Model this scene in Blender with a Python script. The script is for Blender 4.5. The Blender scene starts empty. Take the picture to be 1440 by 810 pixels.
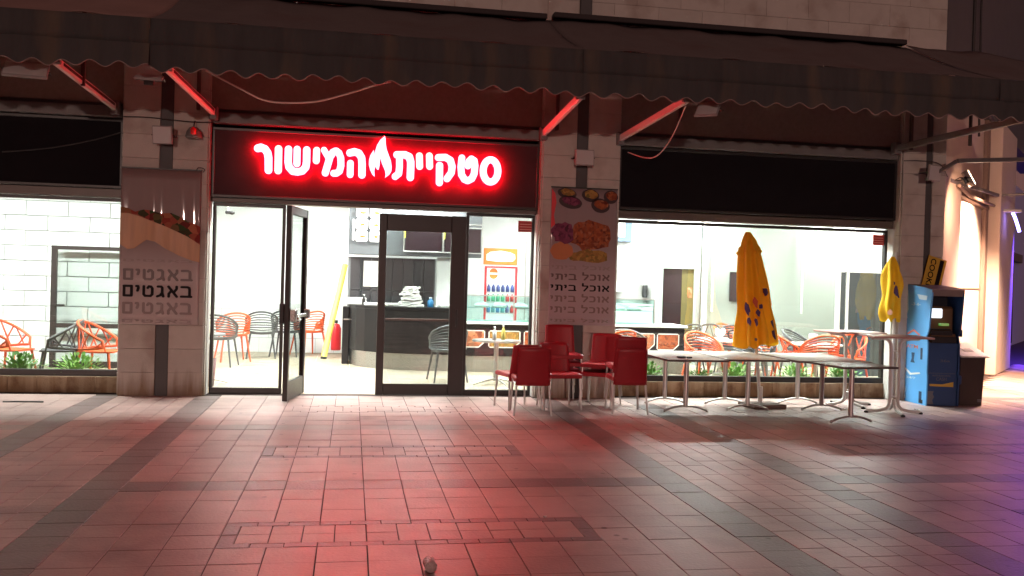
import bpy, bmesh, math, random
from mathutils import Vector, Matrix
import numpy as np

R = math.radians
random.seed(7)
C = bpy.context.scene.collection
SC = bpy.context.scene

# ------------------------------------------------------------------ camera
CAM_Y, CAM_Z = -11.986, 1.57
cam_d = bpy.data.cameras.new('camera')
cam_d.sensor_width = 36.0
cam_d.lens = 36.0 * 1300 / 1440
cam_d.clip_end = 500
cam = bpy.data.objects.new('camera', cam_d)
C.objects.link(cam)
yaw, pitch, roll = R(9.85), R(-0.557), R(1.62)
cf = Vector((math.sin(yaw) * math.cos(pitch), math.cos(yaw) * math.cos(pitch), math.sin(pitch)))
cr = Vector((math.cos(yaw), -math.sin(yaw), 0))
cu = cr.cross(cf)
cr2 = cr * math.cos(roll) + cu * math.sin(roll)
cu2 = -cr * math.sin(roll) + cu * math.cos(roll)
cam.matrix_world = Matrix(((cr2.x, cu2.x, -cf.x, 0), (cr2.y, cu2.y, -cf.y, CAM_Y), (cr2.z, cu2.z, -cf.z, CAM_Z), (0, 0, 0, 1)))
SC.camera = cam

# ------------------------------------------------------------------ night sky, street light, exposure
w = bpy.data.worlds.new('World'); SC.world = w; w.use_nodes = True
nt = w.node_tree; nt.nodes.clear()
wo = nt.nodes.new('ShaderNodeOutputWorld'); bg = nt.nodes.new('ShaderNodeBackground')
bg.inputs[0].default_value = (1.0, 0.46, 0.42, 1); bg.inputs[1].default_value = 0.150
nt.links.new(bg.outputs[0], wo.inputs[0])
sun_d = bpy.data.lights.new('street_light_glow', 'SUN'); sun_d.energy = 0.50; sun_d.angle = R(0.9)
sun_d.color = (1.0, 0.70, 0.60)
sun = bpy.data.objects.new('street_light_glow', sun_d); C.objects.link(sun)
sun.rotation_euler = Vector((0.16, 1.0, -0.052)).to_track_quat('-Z', 'Y').to_euler()
SC.view_settings.view_transform = 'Standard'; SC.view_settings.look = 'None'
SC.view_settings.exposure = 0.0; SC.view_settings.gamma = 1.0; SC.view_settings.use_curve_mapping = False
SC.cycles.max_bounces = 6; SC.cycles.diffuse_bounces = 3; SC.cycles.glossy_bounces = 3
SC.cycles.transparent_max_bounces = 12; SC.cycles.caustics_reflective = False; SC.cycles.caustics_refractive = False
SC.cycles.sample_clamp_indirect = 6.0

# ------------------------------------------------------------------ materials
MATS = {}
def mat(name, col, rough=0.6, metal=0.0, var=0.0, scale=6.0, bump=0.0, bscale=60.0, spec=0.5, rnd=0.0, stain=None,
        stain_col=None, emit=None, emit_s=0.0, coat=0.0, stretch=None, world=False, gum=False, zgrad=None, grime=False):
    if name in MATS: return MATS[name]
    m = bpy.data.materials.new(name); m.use_nodes = True
    t = m.node_tree; N = t.nodes; Lk = t.links
    b = N['Principled BSDF']
    b.inputs['Roughness'].default_value = rough; b.inputs['Metallic'].default_value = metal
    b.inputs['Specular IOR Level'].default_value = spec
    b.inputs['Coat Weight'].default_value = coat
    c4 = (*col, 1)
    b.inputs['Base Color'].default_value = c4
    tc = N.new('ShaderNodeTexCoord'); mp = N.new('ShaderNodeMapping')
    if world:
        gp = N.new('ShaderNodeNewGeometry'); Lk.new(gp.outputs['Position'], mp.inputs['Vector'])
    else: Lk.new(tc.outputs['Object'], mp.inputs['Vector'])
    if stretch: mp.inputs['Scale'].default_value = stretch
    cur = None
    if var > 0 or rnd > 0:
        nz = N.new('ShaderNodeTexNoise'); nz.inputs['Scale'].default_value = scale; nz.inputs['Detail'].default_value = 6
        Lk.new(mp.outputs[0], nz.inputs['Vector'])
        geo = N.new('ShaderNodeNewGeometry'); oi = N.new('ShaderNodeObjectInfo')
        ad = N.new('ShaderNodeMath'); ad.operation = 'ADD'
        Lk.new(geo.outputs['Random Per Island'], ad.inputs[0]); Lk.new(oi.outputs['Random'], ad.inputs[1])
        fr = N.new('ShaderNodeMath'); fr.operation = 'FRACT'; Lk.new(ad.outputs[0], fr.inputs[0])
        m1 = N.new('ShaderNodeMath'); m1.operation = 'MULTIPLY_ADD'   # (rand) * rnd + (1 - rnd/2)
        Lk.new(fr.outputs[0], m1.inputs[0]); m1.inputs[1].default_value = rnd; m1.inputs[2].default_value = 1 - rnd / 2
        m2 = N.new('ShaderNodeMath'); m2.operation = 'MULTIPLY_ADD'
        Lk.new(nz.outputs['Fac'], m2.inputs[0]); m2.inputs[1].default_value = var * 2; m2.inputs[2].default_value = 1 - var
        m3 = N.new('ShaderNodeMath'); m3.operation = 'MULTIPLY'; Lk.new(m1.outputs[0], m3.inputs[0]); Lk.new(m2.outputs[0], m3.inputs[1])
        vm = N.new('ShaderNodeVectorMath'); vm.operation = 'SCALE'; vm.inputs[0].default_value = col
        Lk.new(m3.outputs[0], vm.inputs['Scale']); cur = vm.outputs[0]
    if stain:
        n2 = N.new('ShaderNodeTexNoise'); n2.inputs['Scale'].default_value = stain; n2.inputs['Detail'].default_value = 5
        Lk.new(mp.outputs[0], n2.inputs['Vector'])
        rp = N.new('ShaderNodeValToRGB'); rp.color_ramp.elements[0].position = 0.52; rp.color_ramp.elements[1].position = 0.72
        Lk.new(n2.outputs['Fac'], rp.inputs[0])
        mx = N.new('ShaderNodeMix'); mx.data_type = 'RGBA'
        Lk.new(rp.outputs[0], mx.inputs[0])
        if cur: Lk.new(cur, mx.inputs[6])
        else: mx.inputs[6].default_value = c4
        mx.inputs[7].default_value = (*stain_col, 1); cur = mx.outputs[2]
    if zgrad:   # printed fade along the height of the sheet
        sx_ = N.new('ShaderNodeSeparateXYZ'); Lk.new(tc.outputs['Object'], sx_.inputs[0])
        mr = N.new('ShaderNodeMapRange'); mr.inputs['From Min'].default_value = zgrad[0]; mr.inputs['From Max'].default_value = zgrad[1]; Lk.new(sx_.outputs['Z'], mr.inputs['Value'])
        mz = N.new('ShaderNodeMix'); mz.data_type = 'RGBA'; Lk.new(mr.outputs[0], mz.inputs[0]); mz.inputs[6].default_value = (*zgrad[2], 1); Lk.new(cur, mz.inputs[7]); cur = mz.outputs[2]
    if grime:   # splash dirt and drips near the foot of the wall
        gq = N.new('ShaderNodeNewGeometry'); sz_ = N.new('ShaderNodeSeparateXYZ'); Lk.new(gq.outputs['Position'], sz_.inputs[0])
        mq = N.new('ShaderNodeMapping'); mq.inputs['Scale'].default_value = (9, 9, .8); Lk.new(gq.outputs['Position'], mq.inputs['Vector'])
        nq = N.new('ShaderNodeTexNoise'); nq.inputs['Scale'].default_value = 1.0; nq.inputs['Detail'].default_value = 6; Lk.new(mq.outputs[0], nq.inputs['Vector'])
        q1 = N.new('ShaderNodeMath'); q1.operation = 'MULTIPLY_ADD'; q1.inputs[1].default_value = -.75; q1.inputs[2].default_value = .50; Lk.new(nq.outputs['Fac'], q1.inputs[0])
        q2 = N.new('ShaderNodeMath'); q2.operation = 'ADD'; Lk.new(q1.outputs[0], q2.inputs[0]); Lk.new(sz_.outputs['Z'], q2.inputs[1])
        qr = N.new('ShaderNodeValToRGB'); qr.color_ramp.elements[0].position = .12; qr.color_ramp.elements[0].color = (.50, .38, .28, 1)
        qr.color_ramp.elements[1].position = .42; qr.color_ramp.elements[1].color = (1, 1, 1, 1); Lk.new(q2.outputs[0], qr.inputs[0])
        mg = N.new('ShaderNodeMix'); mg.data_type = 'RGBA'; mg.blend_type = 'MULTIPLY'; mg.inputs[0].default_value = 1
        Lk.new(cur, mg.inputs[6]); Lk.new(qr.outputs[0], mg.inputs[7]); cur = mg.outputs[2]
    if gum:   # worn chewing gum spots and old spill marks
        vo = N.new('ShaderNodeTexVoronoi'); vo.inputs['Scale'].default_value = 3.1; Lk.new(mp.outputs[0], vo.inputs['Vector'])
        r2 = N.new('ShaderNodeValToRGB'); r2.color_ramp.elements[0].position = 0.045; r2.color_ramp.elements[0].color = (.45, .42, .40, 1)
        r2.color_ramp.elements[1].position = 0.075; r2.color_ramp.elements[1].color = (1, 1, 1, 1); Lk.new(vo.outputs['Distance'], r2.inputs[0])
        n5 = N.new('ShaderNodeTexNoise'); n5.inputs['Scale'].default_value = .75; n5.inputs['Detail'].default_value = 7; Lk.new(mp.outputs[0], n5.inputs['Vector'])
        r3 = N.new('ShaderNodeValToRGB'); r3.color_ramp.elements[0].position = 0.38; r3.color_ramp.elements[0].color = (.72, .68, .66, 1)
        r3.color_ramp.elements[1].position = 0.58; r3.color_ramp.elements[1].color = (1.06, 1.05, 1.04, 1); Lk.new(n5.outputs['Fac'], r3.inputs[0])
        for rr_ in (r2, r3):
            mg = N.new('ShaderNodeMix'); mg.data_type = 'RGBA'; mg.blend_type = 'MULTIPLY'; mg.inputs[0].default_value = 1
            Lk.new(cur, mg.inputs[6]); Lk.new(rr_.outputs[0], mg.inputs[7]); cur = mg.outputs[2]
    if cur: Lk.new(cur, b.inputs['Base Color'])
    if bump > 0:
        n3 = N.new('ShaderNodeTexNoise'); n3.inputs['Scale'].default_value = bscale; n3.inputs['Detail'].default_value = 4
        Lk.new(mp.outputs[0], n3.inputs['Vector'])
        bp = N.new('ShaderNodeBump'); bp.inputs['Strength'].default_value = bump; bp.inputs['Distance'].default_value = 0.02
        Lk.new(n3.outputs['Fac'], bp.inputs['Height']); Lk.new(bp.outputs[0], b.inputs['Normal'])
        rr = N.new('ShaderNodeMath'); rr.operation = 'MULTIPLY_ADD'
        Lk.new(n3.outputs['Fac'], rr.inputs[0]); rr.inputs[1].default_value = 0.2; rr.inputs[2].default_value = rough - 0.1
        Lk.new(rr.outputs[0], b.inputs['Roughness'])
    if emit:
        b.inputs['Emission Color'].default_value = (*emit, 1); b.inputs['Emission Strength'].default_value = emit_s
    MATS[name] = m
    return m

def cloth_glow(m, amt=.3):   # thin cloth lets some light through
    t = m.node_tree; N = t.nodes; out = [n for n in N if n.type == 'OUTPUT_MATERIAL'][0]; b = N['Principled BSDF']
    tl = N.new('ShaderNodeBsdfTranslucent'); c = b.inputs['Base Color']
    if c.is_linked: t.links.new(c.links[0].from_socket, tl.inputs[0])
    mx = N.new('ShaderNodeMixShader'); mx.inputs[0].default_value = amt
    t.links.new(b.outputs[0], mx.inputs[1]); t.links.new(tl.outputs[0], mx.inputs[2]); t.links.new(mx.outputs[0], out.inputs[0])
def glass_mat(name, tint=(0.93, 0.96, 0.95), refl=0.09):
    if name in MATS: return MATS[name]
    m = bpy.data.materials.new(name); m.use_nodes = True
    t = m.node_tree; N = t.nodes; N.clear(); Lk = t.links
    o = N.new('ShaderNodeOutputMaterial'); tr = N.new('ShaderNodeBsdfTransparent'); gl = N.new('ShaderNodeBsdfGlossy')
    tr.inputs[0].default_value = (*tint, 1); gl.inputs['Roughness'].default_value = 0.02
    nz = N.new('ShaderNodeTexNoise'); nz.inputs['Scale'].default_value = 2.5
    ma = N.new('ShaderNodeMath'); ma.operation = 'MULTIPLY'; ma.inputs[1].default_value = refl * 2
    Lk.new(nz.outputs['Fac'], ma.inputs[0])
    mx = N.new('ShaderNodeMixShader'); Lk.new(ma.outputs[0], mx.inputs[0]); Lk.new(tr.outputs[0], mx.inputs[1]); Lk.new(gl.outputs[0], mx.inputs[2])
    Lk.new(mx.outputs[0], o.inputs['Surface']); MATS[name] = m
    return m

def food_mat(name, cols, scale=30.0, rough=0.35):
    if name in MATS: return MATS[name]
    m = bpy.data.materials.new(name); m.use_nodes = True
    t = m.node_tree; N = t.nodes; Lk = t.links; b = N['Principled BSDF']; b.inputs['Roughness'].default_value = max(rough, .6); b.inputs['Specular IOR Level'].default_value = .15
    tc = N.new('ShaderNodeTexCoord'); v = N.new('ShaderNodeTexVoronoi'); v.inputs['Scale'].default_value = scale
    nz = N.new('ShaderNodeTexNoise'); nz.inputs['Scale'].default_value = scale * .6
    Lk.new(tc.outputs['Object'], nz.inputs['Vector'])
    ad = N.new('ShaderNodeVectorMath'); ad.operation = 'MULTIPLY_ADD'; ad.inputs[1].default_value = (.06, .06, .06)
    Lk.new(nz.outputs['Color'], ad.inputs[0]); Lk.new(tc.outputs['Object'], ad.inputs[2])
    Lk.new(ad.outputs[0], v.inputs['Vector'])
    sp = N.new('ShaderNodeSeparateColor'); Lk.new(v.outputs['Color'], sp.inputs[0])
    rp = N.new('ShaderNodeValToRGB'); rp.color_ramp.interpolation = 'LINEAR'
    els = rp.color_ramp.elements
    els[0].color = (*cols[0], 1); els[1].color = (*cols[-1], 1)
    for i, c in enumerate(cols[1:-1]):
        e = els.new((i + 1) / (len(cols) - 1)); e.color = (*c, 1)
    Lk.new(sp.outputs[0], rp.inputs[0]); Lk.new(rp.outputs[0], b.inputs['Base Color'])
    MATS[name] = m
    return m

M_STONE_W = mat('cladding_stone', (0.49, 0.44, 0.395), 0.75, var=.10, scale=9, bump=.25, bscale=90, rnd=.09, stain=2.3, stain_col=(.35, .28, .24), world=True, grime=True)
M_STONE_B = mat('base_stone', (0.36, 0.28, 0.19), 0.8, var=.15, scale=8, bump=.3, bscale=80, rnd=.2, stain=6, stain_col=(.20, .12, .07), world=True, grime=True)
M_GROUT = mat('grout', (0.26, 0.21, 0.18), 0.95, var=.2, scale=20)
M_PAVE = mat('paving_beige', (0.485, 0.345, 0.32), 0.42, var=.10, scale=5, bump=.18, bscale=45, rnd=.13, stain=2.2, stain_col=(.35, .24, .22), world=True, gum=True)
M_PAVE_D = mat('paving_dark', (0.215, 0.155, 0.15), 0.42, var=.14, scale=6, bump=.18, bscale=45, rnd=.16, stain=3, stain_col=(.20, .15, .14), world=True, gum=True)
M_PAVE_G = mat('paving_grey', (0.36, 0.31, 0.29), 0.42, var=.12, scale=5, bump=.18, bscale=45, rnd=.12, world=True, gum=True)
M_GROUND = mat('joint_sand', (0.05, 0.03, 0.027), 0.95, var=.2, scale=20)
M_DARKBAND = mat('band_grey_stone', (0.07, 0.065, 0.065), 0.6, var=.12, scale=8, bump=.1)
M_FRAME = mat('dark_aluminium', (0.028, 0.024, 0.023), 0.4, metal=.3, var=.1, scale=12, bump=.04)
M_FRAME_B = mat('bronze_aluminium', (0.10, 0.075, 0.065), 0.45, metal=.2, var=.12, scale=10, bump=.04)
M_PANEL = mat('sign_panel_black', (0.052, 0.020, 0.024), 0.6, var=.15, scale=4, bump=.05, stain=1.5, stain_col=(.07, .03, .035), spec=.15)
M_BLIND = mat('black_signboard', (0.012, 0.010, 0.012), 0.8, var=.2, scale=3, spec=.05)
M_WHITE_METAL = mat('white_painted_metal', (0.68, 0.66, 0.63), 0.35, var=.06, scale=12, bump=.03)
M_GALV = mat('galvanised_metal', (0.15, 0.14, 0.135), 0.6, metal=.2, var=.15, scale=9, bump=.08)
M_ALU = mat('brushed_aluminium', (0.62, 0.60, 0.58), 0.32, metal=.85, var=.08, scale=20, bump=.04)
M_STEEL = mat('stainless_steel', (0.46, 0.45, 0.42), 0.28, metal=.9, var=.08, scale=5, bump=.05, stretch=(1, 1, 8))
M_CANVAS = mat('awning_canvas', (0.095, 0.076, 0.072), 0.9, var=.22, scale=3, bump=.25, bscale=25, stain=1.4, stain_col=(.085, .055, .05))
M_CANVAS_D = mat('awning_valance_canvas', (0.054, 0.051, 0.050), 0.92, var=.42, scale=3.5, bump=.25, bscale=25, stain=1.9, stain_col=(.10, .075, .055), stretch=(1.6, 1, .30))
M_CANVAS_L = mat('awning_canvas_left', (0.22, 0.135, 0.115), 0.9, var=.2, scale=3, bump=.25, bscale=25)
M_PIPING = mat('valance_piping', (0.30, 0.21, 0.19), 0.8, var=.2, scale=20)
M_PLASTER = mat('dark_plaster', (0.040, 0.030, 0.030), 0.9, var=.15, scale=4, bump=.2)
M_SHADEWALL = mat('shade_toned_render', (0.10, 0.095, 0.10), 0.9, var=.12, scale=3, bump=.2)  # render darkened to stand for weaker light high on the side wall
M_WARMWALL = mat('pale_render', (0.60, 0.50, 0.42), 0.85, var=.06, scale=4, bump=.15)
M_RED = mat('red_plastic', (0.33, 0.012, 0.022), 0.45, var=.06, scale=10, bump=.03, rnd=.10)
M_TTOP = mat('white_table_laminate', (0.80, 0.78, 0.75), 0.18, var=.05, scale=6, bump=.03, rnd=.06)
M_TTOP_B = mat('brown_table_laminate', (0.20, 0.15, 0.13), 0.22, var=.10, scale=6, bump=.03)
M_TTOP_R = mat('pinkish_table_laminate', (0.52, 0.28, 0.26), 0.35, var=.06, scale=6, bump=.03)
M_EDGE = mat('table_edge_band', (0.10, 0.075, 0.07), 0.5, var=.1)
M_BLACK = mat('black_plastic', (0.016, 0.016, 0.017), 0.4, var=.1, bump=.03)
M_DGREY = mat('dark_grey_nylon', (0.075, 0.08, 0.085), 0.45, var=.1, bump=.03)
M_GREYN = mat('grey_nylon', (0.20, 0.21, 0.22), 0.45, var=.1, bump=.03)
M_ORANGE = mat('orange_nylon', (0.80, 0.13, 0.035), 0.45, var=.06, bump=.03)
M_YELLOW = mat('yellow_canvas', (0.92, 0.50, 0.015), 0.75, var=.08, scale=10, bump=.15)
M_YELLOW2 = mat('bright_yellow_canvas', (0.85, 0.55, 0.02), 0.75, var=.08, scale=10, bump=.15)
cloth_glow(M_YELLOW); cloth_glow(M_YELLOW2)
M_PURPLE = mat('purple_print', (0.07, 0.03, 0.12), 0.7)
M_REDPRINT = mat('red_print', (0.60, 0.10, 0.04), 0.7)
M_ROOMWALL = mat('room_wall_white', (0.86, 0.88, 0.87), 0.5, var=.02, scale=5)
M_BRICKW = mat('white_painted_block', (0.84, 0.86, 0.86), 0.5, var=.03, scale=6, rnd=.05, bump=.08)
M_BRICKJ = mat('block_joint_grey', (0.46, 0.50, 0.50), 0.8, var=.1)
M_GREENWALL = mat('pale_green_grey_wall', (0.34, 0.385, 0.35), 0.55, var=.04, scale=1.5, bump=.03)
M_ROOMFLOOR = mat('room_floor_tile', (0.66, 0.58, 0.44), 0.22, var=.06, scale=2, bump=.05)
M_TILED = mat('anthracite_wall_tile', (0.028, 0.030, 0.034), 0.3, var=.18, scale=6, bump=.06, rnd=.25)
M_TJOINT = mat('pale_tile_joint', (0.16, 0.17, 0.175), 0.7)
M_BULK = mat('slate_grey_paint', (0.085, 0.095, 0.105), 0.6, var=.04)
M_COUNTER = mat('black_gloss_counter', (0.012, 0.011, 0.012), 0.4, spec=.2, var=.1, bump=.03)
M_WHITEP = mat('white_plastic', (0.82, 0.82, 0.80), 0.4, var=.03)
M_PAPER = mat('white_paper', (0.85, 0.85, 0.82), 0.7, var=.04)
M_SCREEN = mat('dark_screen', (0.02, 0.012, 0.016), 0.2, var=.1)
M_KBLUE = mat('kiosk_light_blue', (0.11, 0.38, 0.78), 0.35, var=.05, scale=5, bump=.02)
M_KNAVY = mat('kiosk_navy', (0.020, 0.060, 0.17), 0.4, var=.08, scale=5, bump=.02)
M_KINNER = mat('kiosk_recess', (0.012, 0.012, 0.022), 0.4, var=.1)
M_KROOF = mat('kiosk_roof', (0.20, 0.15, 0.14), 0.5, var=.1)
M_KBRASS = mat('kiosk_brown_fascia', (0.16, 0.09, 0.045), 0.4, metal=.3, var=.1)
M_GOLD = mat('gold_print', (0.55, 0.36, 0.05), 0.5)
M_PALEPRINT = mat('pale_blue_print', (0.55, 0.68, 0.80), 0.5)
M_GREYPRINT = mat('grey_print', (0.13, 0.13, 0.15), 0.5)
M_ORPRINT = mat('salmon_print', (0.75, 0.22, 0.16), 0.5)
M_DKPRINT = mat('dark_blue_print', (0.02, 0.05, 0.12), 0.5)
M_CARTON = mat('yellow_card', (0.55, 0.33, 0.03), 0.6, var=.08)
M_POSTER = mat('vinyl_poster', (0.23, 0.155, 0.145), 0.50, spec=.25, var=.12, scale=3, zgrad=(.62, 1.05, (.48, .39, .375)), bump=.10, bscale=3.2, stretch=(3, 3, .35), coat=.2)
M_POSTER2 = mat('vinyl_poster_pale', (0.27, 0.205, 0.205), 0.50, spec=.25, var=.08, scale=3, zgrad=(.5, 1.1, (.42, .33, .34)), bump=.10, bscale=3.2, stretch=(3, 3, .35), coat=.2)
M_INK = mat('black_ink', (0.008, 0.005, 0.006), 0.6, spec=.15)
M_INK2 = mat('mid_grey_ink', (0.12, 0.07, 0.065), 0.45)
M_INK3 = mat('light_grey_ink', (0.20, 0.13, 0.12), 0.45)
M_INK4 = mat('faint_grey_ink', (0.28, 0.205, 0.195), 0.45)
M_BREAD = mat('print_bread', (0.44, 0.20, 0.075), 0.45, var=.35, scale=5, bump=.1, bscale=3.2, stretch=(3, 3, .35))
M_FILL = food_mat('print_filling', [(.02, .010, .008), (.22, .02, .015), (.38, .12, .06), (.03, .06, .015), (.06, .01, .01)], 13, .6)
M_BOWL = mat('print_dark_bowl', (0.035, 0.015, 0.015), 0.3, var=.3, scale=12)
M_FD1 = food_mat('print_orange_food', [(.22, .045, .02), (.34, .09, .03), (.12, .025, .015), (.40, .15, .07)], 28)
M_FD2 = food_mat('print_purple_food', [(.10, .02, .05), (.22, .05, .10), (.05, .015, .03)], 26)
M_FD3 = food_mat('print_yellow_food', [(.40, .24, .06), (.28, .14, .04), (.16, .12, .03)], 24)
M_FD4 = food_mat('print_meat_food', [(.25, .05, .02), (.55, .20, .10), (.12, .03, .015), (.65, .35, .2)], 16)
M_STICK = mat('red_sticker', (0.42, 0.03, 0.03), 0.5, var=.1)
M_LEAF = mat('leaf_green', (0.09, 0.24, 0.04), 0.5, var=.3, scale=9, rnd=.5)
M_LEAF2 = mat('leaf_light_green', (0.16, 0.34, 0.06), 0.5, var=.3, scale=9, rnd=.5)
M_POT = mat('pot_brown', (0.20, 0.12, 0.08), 0.7, var=.2)
M_FRIDGE = mat('fridge_red', (0.60, 0.02, 0.03), 0.4, var=.05)
M_ORSIGN = mat('orange_panel', (0.85, 0.20, 0.03), 0.4, emit=(1, .22, .05), emit_s=.25)
M_YPOLE = mat('yellow_paint', (0.88, 0.80, 0.16), 0.5)
M_CABLE = mat('white_cable', (0.60, 0.50, 0.46), 0.6)
M_CABLED = mat('dark_cable', (0.03, 0.025, 0.025), 0.6)
M_LED = mat('floodlight_face_off', (0.55, 0.53, 0.52), 0.3, var=.04)
M_LEDBODY = mat('floodlight_body', (0.30, 0.27, 0.26), 0.5, var=.1)
M_GLASS = glass_mat('window_glass')
M_GLASS2 = glass_mat('door_glass', (0.80, 0.84, 0.83), .12)
M_TINTG = glass_mat('display_glass', (0.80, 0.93, 0.90), .08)
M_CORR = mat('blue_lit_wall', (0.42, 0.42, 0.46), 0.7, var=.1, scale=2, bump=.1)

def emis(name, col, s):
    return mat(name, (0.5, 0.5, 0.5), 0.5, emit=col, emit_s=s)
E_FACE = emis('sign_letter_face', (1.0, 0.019, 0.026), 68.0)
E_FACE_W = emis('sign_letter_face_warm', (1.0, 0.0205, 0.018), 66.0)
E_SIDE = emis('sign_letter_return', (1.0, 0.0015, 0.010), 8.0)
E_BACK = emis('sign_letter_back_glow', (1.0, 0.0008, 0.016), 150.0)
E_CEIL = emis('ceiling_light_panel', (0.97, 1.0, 0.95), 230.0)
E_CEIL2 = emis('rear_ceiling_light_panel', (0.97, 1.0, 0.95), 210.0)
E_SCREEN = emis('kiosk_screen_glow', (0.85, 0.95, 1.0), 1.5)
E_GREEN = emis('keypad_green_glow', (0.25, 1.0, 0.05), 0.22)
E_FLOOD = emis('added_floodlight_glow', (1.0, 0.72, 0.50), 30.0)  # glow added to the face of a floodlight that is off
E_BLUE = emis('blue_tube_glow', (0.25, 0.20, 1.0), 14.0)
E_FRIDGE = emis('fridge_lit_back', (0.95, 1.0, 1.0), 1.0)
E_MENU = emis('menu_backlit', (1.0, 1.0, 0.97), 1.3)

# ------------------------------------------------------------------ mesh helpers
def rotm(ang=0, axis='Z'):
    return Matrix.Rotation(ang, 4, axis)

class MB:
    def __init__(s): s.v = []; s.f = []; s.m = []; s.sm = []
    def add(s, vs, fs, mi=0, smooth=False, mtx=None):
        o = len(s.v)
        for p in vs:
            p = Vector(p)
            if mtx is not None: p = mtx @ p
            s.v.append(tuple(p))
        for f in fs: s.f.append(tuple(i + o for i in f)); s.m.append(mi); s.sm.append(smooth)
        return s
    def box(s, a, b, mi=0, mtx=None):
        x0, y0, z0 = (min(a[i], b[i]) for i in range(3)); x1, y1, z1 = (max(a[i], b[i]) for i in range(3))
        return s.add([(x0, y0, z0), (x1, y0, z0), (x1, y1, z0), (x0, y1, z0), (x0, y0, z1), (x1, y0, z1), (x1, y1, z1), (x0, y1, z1)],
                     [(0, 3, 2, 1), (4, 5, 6, 7), (0, 1, 5, 4), (1, 2, 6, 5), (2, 3, 7, 6), (3, 0, 4, 7)], mi, False, mtx)
    def cbox(s, a, b, c=0.005, mi=0, mtx=None):
        lo = [min(a[i], b[i]) for i in range(3)]; hi = [max(a[i], b[i]) for i in range(3)]
        c = min(c, *[(hi[i] - lo[i]) * .45 for i in range(3)])
        vs = []; idx = {}
        for sx in (0, 1):
            for sy in (0, 1):
                for sz in (0, 1):
                    sg = (sx, sy, sz)
                    for ax in range(3):
                        p = []
                        for k in range(3):
                            base = hi[k] if sg[k] else lo[k]
                            if k != ax: base += -c if sg[k] else c
                            p.append(base)
                        idx[(sx, sy, sz, ax)] = len(vs); vs.append(p)
        fs = []
        for ax in range(3):
            o = [k for k in range(3) if k != ax]
            for sd in (0, 1):
                q = []
                for (u, v) in ((0, 0), (1, 0), (1, 1), (0, 1)):
                    sg = [0, 0, 0]; sg[ax] = sd; sg[o[0]] = u; sg[o[1]] = v; q.append(idx[(*sg, ax)])
                fs.append(q)
            for u in (0, 1):
                for v in (0, 1):   # edges along ax
                    q = []
                    for t_, a_ in ((0, o[0]), (1, o[0]), (1, o[1]), (0, o[1])):
                        sg = [0, 0, 0]; sg[ax] = t_; sg[o[0]] = u; sg[o[1]] = v; q.append(idx[(*sg, a_)])
                    fs.append(q)
        for sx in (0, 1):
            for sy in (0, 1):
                for sz in (0, 1): fs.append([idx[(sx, sy, sz, k)] for k in range(3)])
        ctr = Vector([(lo[i] + hi[i]) / 2 for i in range(3)])
        out = []
        for f in fs:
            p = [Vector(vs[i]) for i in f]; n = (p[1] - p[0]).cross(p[2] - p[0])
            m_ = sum(p, Vector()) / len(p)
            out.append(f if n.dot(m_ - ctr) > 0 else f[::-1])
        return s.add(vs, out, mi, False, mtx)
    def tube(s, pts, r, n=8, mi=0, closed=False, flat=None, mtx=None, cap=True):
        pts = [Vector(p) for p in pts]; k = len(pts); rings = []
        rs = r if isinstance(r, (list, tuple)) else [r] * k
        up = Vector((0, 0, 1)); prev = None
        for i, p in enumerate(pts):
            if closed: t = (pts[(i + 1) % k] - pts[i - 1])
            else: t = pts[min(i + 1, k - 1)] - pts[max(i - 1, 0)]
            t.normalize()
            a = prev if prev is not None else (up if abs(t.z) < .95 else Vector((1, 0, 0)))
            a = a - t * a.dot(t)
            if a.length < 1e-6: a = Vector((1, 0, 0)) - t * t.x
            a.normalize(); prev = a; b = t.cross(a)
            f = flat or 1.0
            rings.append([p + (a * math.cos(q) * rs[i] * f + b * math.sin(q) * rs[i]) for q in [2 * math.pi * j / n for j in range(n)]])
        vs = [v for rg in rings for v in rg]; fs = []
        for i in range(k if closed else k - 1):
            i2 = (i + 1) % k
            for j in range(n):
                j2 = (j + 1) % n
                fs.append((i * n + j, i * n + j2, i2 * n + j2, i2 * n + j))
        s.add(vs, fs, mi, True, mtx)
        if not closed and cap:
            s.add(rings[0], [tuple(range(n))[::-1]], mi, False, mtx); s.add(rings[-1], [tuple(range(n))], mi, False, mtx)
        return s
    def bar(s, p0, p1, w_, h_, mi=0, up=(0, 0, 1)):
        p0 = Vector(p0); p1 = Vector(p1); t = (p1 - p0); L_ = t.length; t.normalize()
        u = Vector(up); u = u - t * u.dot(t)
        if u.length < 1e-4: u = Vector((1, 0, 0)) - t * t.x
        u.normalize(); sd = t.cross(u)
        m_ = Matrix(((sd.x, t.x, u.x, p0.x), (sd.y, t.y, u.y, p0.y), (sd.z, t.z, u.z, p0.z), (0, 0, 0, 1)))
        return s.cbox((-w_ / 2, 0, -h_ / 2), (w_ / 2, L_, h_ / 2), min(w_, h_) * .12, mi, m_)
    def lathe(s, prof, n=20, mi=0, ctr=(0, 0, 0), mtx=None, a0=0, a1=2 * math.pi):
        full = abs(a1 - a0 - 2 * math.pi) < 1e-6; k = len(prof); cols = n if full else n + 1; vs = []
        for j in range(cols):
            a = a0 + (a1 - a0) * j / n
            for r_, z_ in prof: vs.append((ctr[0] + r_ * math.cos(a), ctr[1] + r_ * math.sin(a), ctr[2] + z_))
        fs = []
        for j in range(n):
            j2 = (j + 1) % cols
            for i in range(k - 1): fs.append((j * k + i, j2 * k + i, j2 * k + i + 1, j * k + i + 1))
        return s.add(vs, fs, mi, True, mtx)
    def disc_slab(s, c, r, z0, z1, n=28, mi=0):
        a = [(c[0] + r * math.cos(2 * math.pi * j / n), c[1] + r * math.sin(2 * math.pi * j / n)) for j in range(n)]
        return s.prism(a, z0, z1, mi)
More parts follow.
